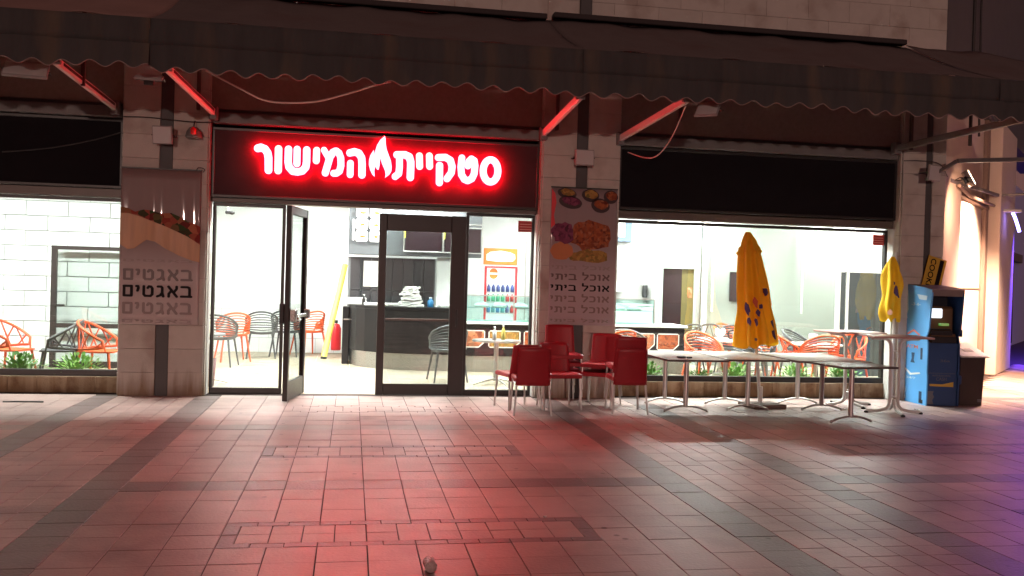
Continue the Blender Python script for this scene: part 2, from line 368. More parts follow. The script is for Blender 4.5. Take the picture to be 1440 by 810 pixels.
    def prism(s, poly, z0, z1, mi=0, mtx=None):
        n = len(poly); ar = sum(poly[i][0] * poly[(i + 1) % n][1] - poly[(i + 1) % n][0] * poly[i][1] for i in range(n))
        if ar < 0: poly = poly[::-1]
        vs = [(x, y, z0) for x, y in poly] + [(x, y, z1) for x, y in poly]
        fs = [tuple(range(n))[::-1], tuple(range(n, 2 * n))] + [(i, (i + 1) % n, n + (i + 1) % n, n + i) for i in range(n)]
        return s.add(vs, fs, mi, False, mtx)
    def grid(s, fn, nu, nv, th, mi=0, mtx=None):
        """thick shell from fn(u, v) -> point, u, v in 0..1"""
        P_ = [[Vector(fn(i / nu, j / nv)) for j in range(nv + 1)] for i in range(nu + 1)]
        def nrm(i, j):
            a = P_[min(i + 1, nu)][j] - P_[max(i - 1, 0)][j]; b = P_[i][min(j + 1, nv)] - P_[i][max(j - 1, 0)]
            q = a.cross(b); q.normalize(); return q
        A_ = [P_[i][j] + nrm(i, j) * th / 2 for i in range(nu + 1) for j in range(nv + 1)]
        B_ = [P_[i][j] - nrm(i, j) * th / 2 for i in range(nu + 1) for j in range(nv + 1)]
        k = nv + 1; n = len(A_); fs = []
        for i in range(nu):
            for j in range(nv):
                q = (i * k + j, (i + 1) * k + j, (i + 1) * k + j + 1, i * k + j + 1)
                fs.append(q); fs.append(tuple(x + n for x in q[::-1]))
        s.add(A_ + B_, fs, mi, True, mtx)
        es = []
        for i in range(nu): es.append((i * k, (i + 1) * k)); es.append(((i + 1) * k + nv, i * k + nv))
        for j in range(nv): es.append((j + 1, j)); es.append((nu * k + j, nu * k + j + 1))
        o = len(s.v) - 2 * n
        for a, b in es: s.f.append((o + b, o + a, o + a + n, o + b + n)); s.m.append(mi); s.sm.append(False)
        return s
    def mesh(s, name, mats):
        me = bpy.data.meshes.new(name); me.from_pydata(s.v, [], s.f)
        for m_ in (mats if isinstance(mats, (list, tuple)) else [mats]): me.materials.append(m_)
        me.polygons.foreach_set('material_index', s.m); me.polygons.foreach_set('use_smooth', s.sm)
        me.update(); return me

def obj(name, mb, mats, parent=None, loc=None, rz=0):
    me = mb.mesh(name, mats) if isinstance(mb, MB) else mb
    o = bpy.data.objects.new(name, me); C.objects.link(o)
    if parent is not None: o.parent = parent
    if loc is not None: o.location = loc
    if rz: o.rotation_euler.z = rz
    return o
def thing(name, label, cat, loc=(0, 0, 0), rz=0, group=None):
    o = bpy.data.objects.new(name, None); C.objects.link(o); o.empty_display_size = .1
    o.location = loc; o.rotation_euler = (0, 0, rz); o['label'] = label; o['category'] = cat
    if group: o['group'] = group
    return o
def tag(o, label, cat, group=None):
    o['label'] = label; o['category'] = cat
    if group: o['group'] = group
    return o
def struct(name, mb, mats, label=None, parent=None):
    o = obj(name, mb, mats, parent)
    if parent is None: o['kind'] = 'structure'
    if label: o['label'] = label
    return o
def dup(o, parent=None):
    c = o.copy(); C.objects.link(c)
    if parent is not None: c.parent = parent
    for ch in list(o.children): dup(ch, c)
    return c
def place(src, used, label, loc, rz, group=None, tilt=None):
    """first call uses the prototype itself, later calls copy it"""
    o = src if not used else dup(src)
    o.location = loc; o.rotation_euler = (0, 0, rz) if tilt is None else tilt
    o['label'] = label
    if group: o['group'] = group
    return o
def text_mesh(name, body, x0, x1, z0, z1, y, m_, th=0.004, bold=0.0, hebrew=True, parent=None, mtx=None, squeeze=True):
    cu_ = bpy.data.curves.new(name, 'FONT'); cu_.body = body[::-1] if hebrew else body
    cu_.size = 1.0; cu_.extrude = 0.001; cu_.offset = bold; cu_.resolution_u = 4
    t_ = bpy.data.objects.new(name, cu_); C.objects.link(t_)
    dg = bpy.context.evaluated_depsgraph_get()
    me = bpy.data.meshes.new_from_object(t_.evaluated_get(dg))
    bpy.data.objects.remove(t_); bpy.data.curves.remove(cu_)
    n = len(me.vertices); co = np.zeros(n * 3); me.vertices.foreach_get('co', co); co = co.reshape(-1, 3)
    mn, mx = co.min(0), co.max(0)
    out = np.zeros_like(co)
    out[:, 0] = x0 + (co[:, 0] - mn[0]) / (mx[0] - mn[0]) * (x1 - x0)
    out[:, 2] = z0 + (co[:, 1] - mn[1]) / (mx[1] - mn[1]) * (z1 - z0)
    out[:, 1] = y - (co[:, 2] - mn[2]) / max(mx[2] - mn[2], 1e-6) * th
    me.vertices.foreach_set('co', out.ravel())
    me.name = name; me.materials.clear(); me.materials.append(m_); me.update()
    if mtx is not None: me.transform(mtx)
    o = bpy.data.objects.new(name, me); C.objects.link(o)
    if parent is not None: o.parent = parent
    return o
def flat_poly(pts, y, th=0.003):
    """outline in the x-z plane facing -y"""
    mb = MB(); n = len(pts)
    ar = sum(pts[i][0] * pts[(i + 1) % n][1] - pts[(i + 1) % n][0] * pts[i][1] for i in range(n))
    if ar < 0: pts = pts[::-1]
    vs = [(x, y - th, z) for x, z in pts] + [(x, y, z) for x, z in pts]
    mb.add(vs, [tuple(range(n))] + [((i + 1) % n, i, n + i, n + (i + 1) % n) for i in range(n)])
    return mb
def blob(cx_, cz_, rx, rz_, n=22, jit=.06, seed=1, a0=0):
    rg = random.Random(seed)
    out = []
    for i in range(n):
        a = 2 * math.pi * i / n; k = 1 + rg.uniform(-jit, jit)
        x = math.cos(a) * rx * k; z = math.sin(a) * rz_ * k
        out.append((cx_ + x * math.cos(a0) - z * math.sin(a0), cz_ + x * math.sin(a0) + z * math.cos(a0)))
    return out
SIGN=[
('resh',[[(-1.19,3.179),(-1.174,3.183),(-1.159,3.183),(-1.096,3.161),(-1.082,3.149),(-1.046,3.1),(-1.039,3.085),(-1.025,3.015),(-1.022,2.845),(-1.03,2.827),(-1.044,2.813),(-1.055,2.808),(-1.066,2.806),(-1.086,2.809),(-1.096,2.814),(-1.105,2.823),(-1.112,2.834),(-1.115,2.845),(-1.12,3.002),(-1.13,3.051),(-1.15,3.077),(-1.168,3.083),(-1.172,3.083),(-1.204,3.074),(-1.215,3.075),(-1.226,3.079),(-1.241,3.09),(-1.251,3.108),(-1.252,3.119),(-1.252,3.131),(-1.248,3.142),(-1.241,3.154),(-1.225,3.167)]]),
('vav',[[(-0.968,3.172),(-0.947,3.175),(-0.929,3.169),(-0.914,3.155),(-0.909,3.145),(-0.906,3.134),(-0.904,2.855),(-0.907,2.84),(-0.913,2.829),(-0.924,2.818),(-0.934,2.812),(-0.945,2.809),(-0.956,2.809),(-0.975,2.815),(-0.982,2.821),(-0.99,2.831),(-0.996,2.85),(-0.998,3.129),(-0.995,3.144),(-0.989,3.156),(-0.98,3.165)]]),
('shin',[[(-0.841,3.175),(-0.825,3.176),(-0.81,3.172),(-0.796,3.162),(-0.787,3.147),(-0.784,3.132),(-0.785,2.978),(-0.776,2.929),(-0.748,2.9),(-0.715,2.896),(-0.678,2.905),(-0.654,2.935),(-0.648,2.988),(-0.65,3.136),(-0.644,3.155),(-0.633,3.169),(-0.614,3.178),(-0.596,3.179),(-0.581,3.173),(-0.566,3.159),(-0.561,3.148),(-0.559,3.136),(-0.558,3.049),(-0.557,2.981),(-0.567,2.901),(-0.575,2.886),(-0.62,2.831),(-0.639,2.82),(-0.708,2.802),(-0.779,2.81),(-0.79,2.813),(-0.803,2.822),(-0.857,2.88),(-0.862,2.895),(-0.876,2.966),(-0.875,3.135),(-0.872,3.147),(-0.865,3.159),(-0.854,3.169)],[(-0.738,3.176),(-0.729,3.179),(-0.718,3.179),(-0.699,3.173),(-0.687,3.16),(-0.68,3.142),(-0.679,2.949),(-0.682,2.937),(-0.689,2.926),(-0.697,2.918),(-0.708,2.912),(-0.726,2.909),(-0.745,2.915),(-0.752,2.921),(-0.759,2.93),(-0.765,2.948),(-0.766,3.141),(-0.762,3.152),(-0.755,3.164),(-0.747,3.171)]]),
('yod',[[(-0.496,3.175),(-0.487,3.178),(-0.476,3.178),(-0.457,3.172),(-0.444,3.159),(-0.438,3.14),(-0.44,2.996),(-0.444,2.984),(-0.452,2.973),(-0.459,2.966),(-0.47,2.96),(-0.489,2.959),(-0.508,2.966),(-0.519,2.978),(-0.526,2.995),(-0.524,3.139),(-0.521,3.151),(-0.513,3.163),(-0.506,3.17)]]),
('mem',[[(-0.4,3.181),(-0.381,3.182),(-0.364,3.174),(-0.357,3.165),(-0.329,3.12),(-0.312,3.148),(-0.304,3.156),(-0.282,3.167),(-0.271,3.175),(-0.256,3.18),(-0.23,3.181),(-0.215,3.177),(-0.203,3.17),(-0.196,3.161),(-0.177,3.151),(-0.167,3.14),(-0.139,3.073),(-0.135,3.058),(-0.13,2.951),(-0.148,2.874),(-0.153,2.863),(-0.161,2.852),(-0.202,2.821),(-0.213,2.815),(-0.224,2.812),(-0.265,2.811),(-0.276,2.813),(-0.288,2.82),(-0.297,2.829),(-0.303,2.844),(-0.303,2.859),(-0.298,2.875),(-0.29,2.885),(-0.279,2.893),(-0.267,2.896),(-0.241,2.898),(-0.23,2.906),(-0.227,2.911),(-0.221,2.936),(-0.216,2.959),(-0.22,3.046),(-0.235,3.082),(-0.242,3.085),(-0.246,3.083),(-0.271,3.043),(-0.323,2.843),(-0.327,2.832),(-0.333,2.824),(-0.344,2.815),(-0.355,2.81),(-0.366,2.808),(-0.377,2.81),(-0.388,2.814),(-0.396,2.82),(-0.403,2.828),(-0.409,2.843),(-0.41,2.862),(-0.367,3.027),(-0.367,3.031),(-0.423,3.123),(-0.427,3.134),(-0.427,3.15),(-0.423,3.161),(-0.413,3.175)]]),
('he',[[(-0.02,3.186),(-0.01,3.188),(0.002,3.187),(0.062,3.17),(0.075,3.164),(0.089,3.149),(0.124,3.094),(0.13,3.079),(0.139,2.995),(0.141,2.85),(0.14,2.838),(0.135,2.827),(0.126,2.815),(0.114,2.807),(0.102,2.803),(0.087,2.802),(0.076,2.806),(0.065,2.812),(0.056,2.821),(0.05,2.834),(0.048,2.845),(0.046,2.987),(0.039,3.051),(0.037,3.055),(0.019,3.082),(-0.007,3.091),(-0.06,3.076),(-0.071,3.076),(-0.082,3.079),(-0.094,3.085),(-0.101,3.093),(-0.11,3.113),(-0.11,3.128),(-0.107,3.139),(-0.101,3.151),(-0.093,3.159),(-0.081,3.166)],[(-0.073,3.031),(-0.055,3.035),(-0.036,3.031),(-0.02,3.018),(-0.013,2.999),(-0.012,2.843),(-0.019,2.823),(-0.026,2.814),(-0.037,2.807),(-0.056,2.803),(-0.075,2.807),(-0.089,2.82),(-0.097,2.839),(-0.097,2.995),(-0.091,3.014),(-0.084,3.022)]]),
('tav',[[(0.522,3.175),(0.642,3.182),(0.714,3.154),(0.727,3.144),(0.735,3.132),(0.757,3.064),(0.759,3.053),(0.761,2.987),(0.759,2.84),(0.756,2.829),(0.749,2.817),(0.74,2.808),(0.729,2.802),(0.718,2.799),(0.702,2.799),(0.691,2.803),(0.681,2.81),(0.67,2.825),(0.665,2.84),(0.666,2.986),(0.665,3.04),(0.66,3.055),(0.652,3.075),(0.625,3.087),(0.614,3.086),(0.61,3.084),(0.613,2.976),(0.606,2.883),(0.599,2.864),(0.592,2.856),(0.544,2.815),(0.533,2.808),(0.522,2.805),(0.51,2.805),(0.499,2.808),(0.487,2.816),(0.481,2.823),(0.475,2.835),(0.474,2.846),(0.475,2.858),(0.479,2.87),(0.485,2.878),(0.521,2.91),(0.526,2.979),(0.523,3.083),(0.506,3.09),(0.495,3.102),(0.488,3.116),(0.487,3.135),(0.49,3.147),(0.497,3.159),(0.508,3.169)]]),
('yod',[[(0.806,3.171),(0.824,3.174),(0.844,3.169),(0.857,3.158),(0.866,3.139),(0.874,2.989),(0.87,2.977),(0.865,2.967),(0.857,2.959),(0.845,2.952),(0.827,2.949),(0.807,2.954),(0.794,2.965),(0.785,2.984),(0.777,3.135),(0.781,3.146),(0.786,3.156),(0.794,3.164)]]),
('yod',[[(0.934,3.177),(0.953,3.181),(0.972,3.175),(0.986,3.164),(0.995,3.145),(1.003,2.995),(0.999,2.983),(0.993,2.973),(0.986,2.966),(0.974,2.959),(0.955,2.955),(0.936,2.961),(0.923,2.972),(0.914,2.991),(0.906,3.141),(0.909,3.153),(0.915,3.162),(0.922,3.17)]]),
('qof',[[(1.067,3.166),(1.16,3.173),(1.176,3.171),(1.251,3.131),(1.261,3.121),(1.268,3.11),(1.295,3.026),(1.297,3.014),(1.286,2.92),(1.28,2.908),(1.224,2.824),(1.209,2.812),(1.19,2.807),(1.174,2.809),(1.158,2.818),(1.148,2.832),(1.143,2.852),(1.145,2.863),(1.149,2.874),(1.198,2.947),(1.199,2.951),(1.205,3.006),(1.188,3.059),(1.185,3.063),(1.151,3.082),(1.066,3.076),(1.05,3.079),(1.038,3.086),(1.029,3.098),(1.024,3.11),(1.023,3.125),(1.026,3.137),(1.033,3.148),(1.042,3.157),(1.056,3.164)],[(1.07,3.061),(1.089,3.065),(1.109,3.059),(1.119,3.052),(1.126,3.045),(1.133,3.026),(1.137,2.793),(1.134,2.781),(1.128,2.769),(1.117,2.759),(1.106,2.752),(1.086,2.75),(1.067,2.756),(1.051,2.77),(1.044,2.789),(1.04,3.021),(1.043,3.033),(1.049,3.045),(1.059,3.055)]]),
('tet',[[(1.363,3.173),(1.38,3.175),(1.395,3.171),(1.408,3.161),(1.416,3.149),(1.419,3.133),(1.413,3.055),(1.415,3.046),(1.426,3.102),(1.431,3.114),(1.47,3.155),(1.481,3.164),(1.498,3.168),(1.518,3.165),(1.562,3.14),(1.574,3.13),(1.582,3.114),(1.595,3.04),(1.587,2.931),(1.585,2.919),(1.577,2.9),(1.554,2.849),(1.547,2.838),(1.535,2.829),(1.477,2.796),(1.462,2.794),(1.45,2.795),(1.398,2.812),(1.382,2.824),(1.339,2.888),(1.333,2.899),(1.321,3.012),(1.332,3.14),(1.337,3.152),(1.343,3.16),(1.353,3.169)],[(1.412,3.039),(1.41,3.016),(1.419,2.931),(1.444,2.893),(1.447,2.89),(1.459,2.886),(1.478,2.897),(1.497,2.938),(1.499,2.946),(1.504,3.017),(1.502,3.029),(1.499,3.016),(1.487,2.999),(1.472,2.99),(1.452,2.987),(1.436,2.992),(1.421,3.005),(1.415,3.016)]]),
('samekh',[[(1.731,3.168),(1.753,3.172),(1.785,3.169),(1.813,3.158),(1.84,3.139),(1.862,3.113),(1.878,3.086),(1.89,3.055),(1.898,3.02),(1.901,2.989),(1.9,2.949),(1.893,2.914),(1.884,2.886),(1.871,2.862),(1.85,2.832),(1.827,2.812),(1.8,2.797),(1.78,2.792),(1.76,2.789),(1.728,2.793),(1.7,2.804),(1.676,2.822),(1.653,2.848),(1.638,2.874),(1.625,2.905),(1.617,2.94),(1.614,2.975),(1.616,3.01),(1.621,3.042),(1.633,3.077),(1.648,3.106),(1.667,3.131),(1.695,3.153),(1.718,3.165)],[(1.752,3.08),(1.741,3.075),(1.733,3.067),(1.718,3.042),(1.71,3.019),(1.706,2.979),(1.708,2.956),(1.713,2.937),(1.722,2.914),(1.738,2.891),(1.75,2.883),(1.762,2.881),(1.773,2.886),(1.781,2.892),(1.797,2.917),(1.805,2.941),(1.808,2.961),(1.809,2.984),(1.807,3.004),(1.802,3.027),(1.787,3.058),(1.778,3.069),(1.768,3.077),(1.76,3.08)]]),
('flame',[[(0.372,3.362),(0.383,3.327),(0.386,3.263),(0.399,3.193),(0.429,3.118),(0.457,3.049),(0.47,2.973),(0.467,2.915),(0.442,2.869),(0.389,2.826),(0.395,2.867),(0.386,2.918),(0.363,2.968),(0.341,3.018),(0.326,3.078),(0.317,3.036),(0.314,2.978),(0.305,2.927),(0.287,2.926),(0.269,2.953),(0.258,2.963),(0.25,2.911),(0.256,2.832),(0.223,2.865),(0.196,2.921),(0.179,2.984),(0.18,3.048),(0.195,3.106),(0.235,3.176),(0.246,3.141),(0.252,3.1),(0.258,3.173),(0.276,3.238),(0.316,3.311)]])]
GLYPH={'bet':(0.82,[[(0.034,-0.02),(0.77,-0.023),(0.8,-0.015),(0.83,0.004),(0.85,0.03),(0.861,0.06),(0.86,0.106),(0.84,0.145),(0.81,0.17),(0.76,0.183),(0.753,0.19),(0.753,0.73),(0.719,0.89),(0.704,0.92),(0.67,0.95),(0.52,1.021),(0.22,1.023),(0.07,1.023),(0.029,1.01),(0.0,0.985),(-0.019,0.95),(-0.023,0.91),(-0.015,0.88),(0.015,0.84),(0.06,0.819),(0.47,0.817),(0.529,0.79),(0.546,0.71),(0.547,0.19),(0.54,0.183),(0.06,0.183),(0.02,0.175),(-0.01,0.156),(-0.03,0.131),(-0.041,0.1),(-0.043,0.07),(-0.035,0.04),(-0.02,0.015),(0.009,-0.01)]]),'alef':(0.8,[[(0.104,-0.04),(0.14,-0.043),(0.17,-0.035),(0.2,-0.016),(0.22,0.01),(0.233,0.05),(0.234,0.27),(0.33,0.417),(0.63,-0.016),(0.67,-0.039),(0.72,-0.041),(0.76,-0.024),(0.79,0.01),(0.803,0.06),(0.79,0.11),(0.593,0.4),(0.591,0.41),(0.77,0.689),(0.781,0.72),(0.781,0.96),(0.77,0.99),(0.756,1.01),(0.731,1.03),(0.71,1.039),(0.67,1.043),(0.64,1.035),(0.61,1.016),(0.59,0.99),(0.577,0.95),(0.576,0.77),(0.47,0.604),(0.46,0.595),(0.17,1.016),(0.13,1.039),(0.08,1.041),(0.04,1.024),(0.01,0.99),(-0.003,0.94),(0.01,0.89),(0.203,0.6),(0.04,0.351),(0.029,0.32),(0.029,0.04),(0.04,0.01),(0.054,-0.01),(0.079,-0.03)]]),'gimel':(0.6,[[(0.054,-0.04),(0.09,-0.043),(0.13,-0.031),(0.33,0.06),(0.38,0.106),(0.41,0.009),(0.435,-0.02),(0.47,-0.039),(0.51,-0.043),(0.55,-0.03),(0.58,-0.005),(0.599,0.03),(0.601,0.08),(0.523,0.37),(0.521,0.84),(0.504,0.88),(0.42,0.985),(0.4,1.004),(0.37,1.019),(0.34,1.023),(0.1,1.021),(0.07,1.01),(0.05,0.996),(0.03,0.971),(0.021,0.95),(0.017,0.91),(0.025,0.88),(0.044,0.85),(0.07,0.83),(0.11,0.817),(0.29,0.816),(0.317,0.78),(0.317,0.41),(0.21,0.234),(0.03,0.15),(0.004,0.13),(-0.01,0.11),(-0.023,0.07),(-0.015,0.02),(0.015,-0.02)]]),'tet':(0.82,[[(0.174,-0.02),(0.58,-0.023),(0.61,-0.019),(0.631,-0.01),(0.656,0.01),(0.79,0.169),(0.803,0.22),(0.803,0.76),(0.79,0.801),(0.676,0.97),(0.65,0.99),(0.61,1.003),(0.46,1.023),(0.41,1.01),(0.376,0.98),(0.285,0.82),(0.277,0.78),(0.285,0.74),(0.304,0.71),(0.34,0.685),(0.37,0.677),(0.41,0.681),(0.431,0.69),(0.456,0.71),(0.511,0.8),(0.52,0.807),(0.53,0.806),(0.542,0.8),(0.596,0.72),(0.597,0.67),(0.597,0.26),(0.59,0.25),(0.53,0.183),(0.26,0.183),(0.25,0.188),(0.206,0.25),(0.203,0.26),(0.203,0.92),(0.199,0.95),(0.184,0.98),(0.165,1.0),(0.14,1.015),(0.11,1.023),(0.08,1.021),(0.05,1.01),(0.03,0.996),(0.01,0.971),(-0.003,0.92),(-0.001,0.2),(0.016,0.16),(0.12,0.015),(0.149,-0.01)]]),'yod':(0.3,[[(0.094,0.42),(0.13,0.417),(0.16,0.425),(0.19,0.444),(0.21,0.47),(0.222,0.5),(0.283,0.76),(0.251,0.94),(0.23,0.985),(0.201,1.01),(0.17,1.021),(0.07,1.023),(0.02,1.021),(-0.025,1.0),(-0.055,0.96),(-0.063,0.92),(-0.055,0.88),(-0.025,0.84),(0.01,0.821),(0.06,0.816),(0.065,0.81),(0.073,0.76),(0.019,0.54),(0.017,0.51),(0.025,0.48),(0.04,0.455),(0.069,0.43)]]),'finalmem':(0.8,[[(0.114,-0.02),(0.67,-0.023),(0.7,-0.015),(0.72,-0.004),(0.75,0.03),(0.763,0.08),(0.763,0.93),(0.755,0.96),(0.736,0.99),(0.71,1.01),(0.67,1.023),(0.11,1.023),(0.08,1.015),(0.06,1.004),(0.03,0.97),(0.017,0.92),(0.021,0.89),(0.037,0.85),(0.037,0.07),(0.045,0.04),(0.06,0.015),(0.089,-0.01)],[(0.25,0.183),(0.243,0.19),(0.243,0.81),(0.25,0.817),(0.55,0.817),(0.557,0.81),(0.557,0.19),(0.55,0.183)]]),'vav':(0.32,[[(0.174,-0.04),(0.21,-0.043),(0.251,-0.03),(0.284,0.0),(0.301,0.04),(0.303,0.83),(0.265,0.96),(0.235,1.0),(0.21,1.015),(0.18,1.023),(0.07,1.023),(0.02,1.021),(-0.025,1.0),(-0.055,0.96),(-0.063,0.91),(-0.055,0.88),(-0.044,0.86),(-0.011,0.83),(0.02,0.819),(0.09,0.816),(0.095,0.81),(0.097,0.05),(0.105,0.02),(0.12,-0.005),(0.149,-0.03)]]),'kaf':(0.68,[[(0.044,-0.02),(0.4,-0.021),(0.431,-0.01),(0.595,0.1),(0.62,0.129),(0.631,0.16),(0.673,0.49),(0.631,0.84),(0.62,0.87),(0.6,0.896),(0.44,1.004),(0.41,1.019),(0.38,1.023),(0.1,1.023),(0.06,1.023),(0.03,1.015),(0.005,1.0),(-0.014,0.98),(-0.029,0.95),(-0.033,0.92),(-0.029,0.89),(-0.014,0.86),(0.02,0.83),(0.06,0.817),(0.35,0.816),(0.43,0.762),(0.466,0.5),(0.43,0.238),(0.35,0.184),(0.06,0.183),(0.02,0.17),(-0.01,0.145),(-0.031,0.1),(-0.029,0.05),(-0.02,0.029),(0.0,0.004)]]),'lamed':(0.7,[[(0.234,-0.04),(0.27,-0.043),(0.3,-0.035),(0.325,-0.02),(0.344,0.0),(0.69,0.61),(0.703,0.66),(0.703,0.89),(0.695,0.92),(0.676,0.95),(0.65,0.97),(0.62,0.981),(0.21,0.983),(0.203,0.99),(0.201,1.3),(0.19,1.33),(0.176,1.35),(0.151,1.37),(0.126,1.38),(0.09,1.383),(0.049,1.37),(0.016,1.34),(-0.001,1.3),(-0.003,0.88),(0.01,0.829),(0.04,0.796),(0.06,0.785),(0.09,0.777),(0.49,0.777),(0.497,0.77),(0.497,0.69),(0.493,0.68),(0.161,0.09),(0.157,0.05),(0.17,0.01),(0.2,-0.024)]]),'tav':(0.82,[[(0.674,-0.04),(0.71,-0.043),(0.751,-0.03),(0.784,0.0),(0.801,0.04),(0.803,0.69),(0.781,0.84),(0.77,0.871),(0.745,0.9),(0.601,1.01),(0.55,1.023),(0.07,1.023),(0.03,1.01),(-0.004,0.98),(-0.019,0.95),(-0.023,0.92),(-0.019,0.89),(0.0,0.855),(0.02,0.836),(0.05,0.821),(0.13,0.817),(0.137,0.81),(0.137,0.3),(0.134,0.24),(0.0,0.164),(-0.03,0.13),(-0.041,0.1),(-0.041,0.06),(-0.03,0.03),(-0.01,0.004),(0.01,-0.01),(0.04,-0.021),(0.09,-0.019),(0.29,0.09),(0.324,0.12),(0.339,0.15),(0.343,0.18),(0.343,0.81),(0.35,0.817),(0.51,0.817),(0.52,0.813),(0.584,0.76),(0.597,0.67),(0.599,0.04),(0.61,0.01),(0.624,-0.01),(0.649,-0.03)]])}
# ================================================================== GROUND
def to_px(X, Y, Z):
    q = Vector((X, Y - CAM_Y, Z - CAM_Z)); d = q.dot(cf)
    if d < .3: return None
    return (720 + 1300 * q.dot(cr2) / d, 405 - 1300 * q.dot(cu2) / d)

SW0 = Vector((8.33, 0.05)); SWD = Vector((0.700, 0.714)); SWN = Vector((0.714, -0.700))  # side wall start, direction, normal
gb = MB(); gb.box((-60, -60, -.30), (90, 60, -0.008))
ground = struct('ground', gb, M_GROUND)

stones = []   # x0, x1, y0, y1, kind
def ok_cell(xa, xb, ya, yb):
    cx_, cy_ = (xa + xb) / 2, (ya + yb) / 2
    if cx_ < 8.33: return yb <= 0.30
    d = (Vector((cx_, cy_)) - SW0)
    return d.dot(SWN) > 0.1
def put(xa, xb, ya, yb, k):
    if ok_cell(xa, xb, ya, yb): stones.append((xa, xb, ya, yb, k))
PW = 0.2843; RP = 0.2992; PER = 2.628
Y_STRIP = -3.40
def strip_rows(k):   # y of top edge of strip k (k=0 at -3.40)
    return Y_STRIP - k * PER
XEDGE0 = -1.578
def main_zone(x0):
    ncol = 14
    for k in range(-4, 6):
        yt = strip_rows(k); yb = yt - 0.545
        # tile rows below this strip down to the next strip
        for r_ in range(7):
            ya = yb - r_ * 0.2976; yb_ = ya - 0.2976
            kind = 'grey' if (r_ == 3 and k % 2 == 1) else ('dark' if r_ == 3 else 'beige')
            for c in range(ncol):
                put(x0 + c * PW, x0 + (c + 1) * PW, yb_, ya, kind)
        # the strip itself: columns 3..10
        xs, xe = x0 + 3 * PW, x0 + 11 * PW
        for c in list(range(0, 3)) + list(range(11, 14)):
            put(x0 + c * PW, x0 + (c + 1) * PW, yt - .2725, yt, 'beige'); put(x0 + c * PW, x0 + (c + 1) * PW, yb, yt - .2725, 'beige')
        dk = 'dark' if k != -1 else 'beige'
        n = 12; w_ = (xe - xs) / n
        for i in range(n):
            put(xs + i * w_, xs + (i + 1) * w_, yt - .085, yt, dk); put(xs + i * w_, xs + (i + 1) * w_, yb, yb + .085, dk)
        for i in range(2):
            put(xs, xs + .095, yb + .085 + i * .1875, yb + .085 + (i + 1) * .1875, dk); put(xe - .095, xe, yb + .085 + i * .1875, yb + .085 + (i + 1) * .1875, dk)
        n = 11; a_, b_ = xs + .095, xe - .095; w_ = (b_ - a_) / n
        for i in range(n):
            for j in range(2): put(a_ + i * w_, a_ + (i + 1) * w_, yb + .085 + j * .1875, yb + .085 + (j + 1) * .1875, 'beige')
def band(x0, x1, kind='dark', rowh=0.2992):
    y = 8.4; k = 0
    while y > -20: put(x0, x1, y - rowh, y, kind); y -= rowh
def narrow(x0, x1, ncol=5, rowh=0.188):
    w_ = (x1 - x0) / ncol; y = 8.4; k = 0
    while y > -20:
        for c in range(ncol): put(x0 + c * w_, x0 + (c + 1) * w_, y - rowh, y, 'beige')
        y -= rowh
PERX = 14 * PW + .285 * 2 + .92
for q in (-2, -1, 0, 1, 2):
    x0 = XEDGE0 + q * PERX
    main_zone(x0); band(x0 - .285, x0); band(x0 + 14 * PW, x0 + 14 * PW + .285)
    narrow(x0 + 14 * PW + .285, x0 + 14 * PW + .285 + .92)
KM = {'beige': M_PAVE, 'dark': M_PAVE_D, 'grey': M_PAVE_G}
def px_area(s_):
    p = [to_px(s_[0], s_[2], 0), to_px(s_[1], s_[2], 0), to_px(s_[1], s_[3], 0), to_px(s_[0], s_[3], 0)]
    if any(v is None for v in p): return 0
    cx_ = sum(v[0] for v in p) / 4; cy_ = sum(v[1] for v in p) / 4
    if not (-10 < cx_ < 1450 and cy_ < 825): return 0
    return abs(sum(p[i][0] * p[(i + 1) % 4][1] - p[(i + 1) % 4][0] * p[i][1] for i in range(4))) / 2
stones.sort(key=px_area, reverse=True)
MESHC = {}
def stone_mb(w_, d_, mb=None, o=(0, 0, 0), tilt=(0, 0)):
    gx, gy, c = .0031, .0018, .0016
    x, y = w_ / 2 - gx, d_ / 2 - gy
    mb = mb or MB()
    vs = [(-x, -y, -.02), (x, -y, -.02), (x, y, -.02), (-x, y, -.02), (-x, -y, -.0014), (x, -y, -.0014), (x, y, -.0014), (-x, y, -.0014),
          (-x + c, -y + c, 0), (x - c, -y + c, 0), (x - c, y - c, 0), (-x + c, y - c, 0)]
    vs = [(p[0] + o[0], p[1] + o[1], p[2] + o[2] + p[0] * tilt[0] + p[1] * tilt[1]) for p in vs]
    fs = [(0, 1, 5, 4), (1, 2, 6, 5), (2, 3, 7, 6), (3, 0, 4, 7), (4, 5, 9, 8), (5, 6, 10, 9), (6, 7, 11, 10), (7, 4, 8, 11), (8, 9, 10, 11)]
    return mb.add(vs, fs)
for s_ in stones[:296]:
    w_, d_ = round(s_[1] - s_[0], 3), round(s_[3] - s_[2], 3); key = (w_, d_, s_[4])
    if key not in MESHC: MESHC[key] = stone_mb(w_, d_).mesh('paving_stone', KM[s_[4]])
    o = obj('paving_stone', MESHC[key], None, ground, ((s_[0] + s_[1]) / 2, (s_[2] + s_[3]) / 2, random.uniform(-.0018, .0012)))
    o.rotation_euler = (random.uniform(-.003, .003), random.uniform(-.003, .003), 0)
rest = {k: MB() for k in KM}
for s_ in stones[296:]:
    stone_mb(s_[1] - s_[0], s_[3] - s_[2], rest[s_[4]], ((s_[0] + s_[1]) / 2, (s_[2] + s_[3]) / 2, random.uniform(-.0018, .0012)),
             (random.uniform(-.003, .003), random.uniform(-.003, .003)))
rall = MB()
for i, k in enumerate(('beige', 'dark', 'grey')): rall.add(rest[k].v, rest[k].f, i)
ro = obj('paving_stones', rall, [M_PAVE, M_PAVE_D, M_PAVE_G], ground); ro['kind'] = 'stuff'

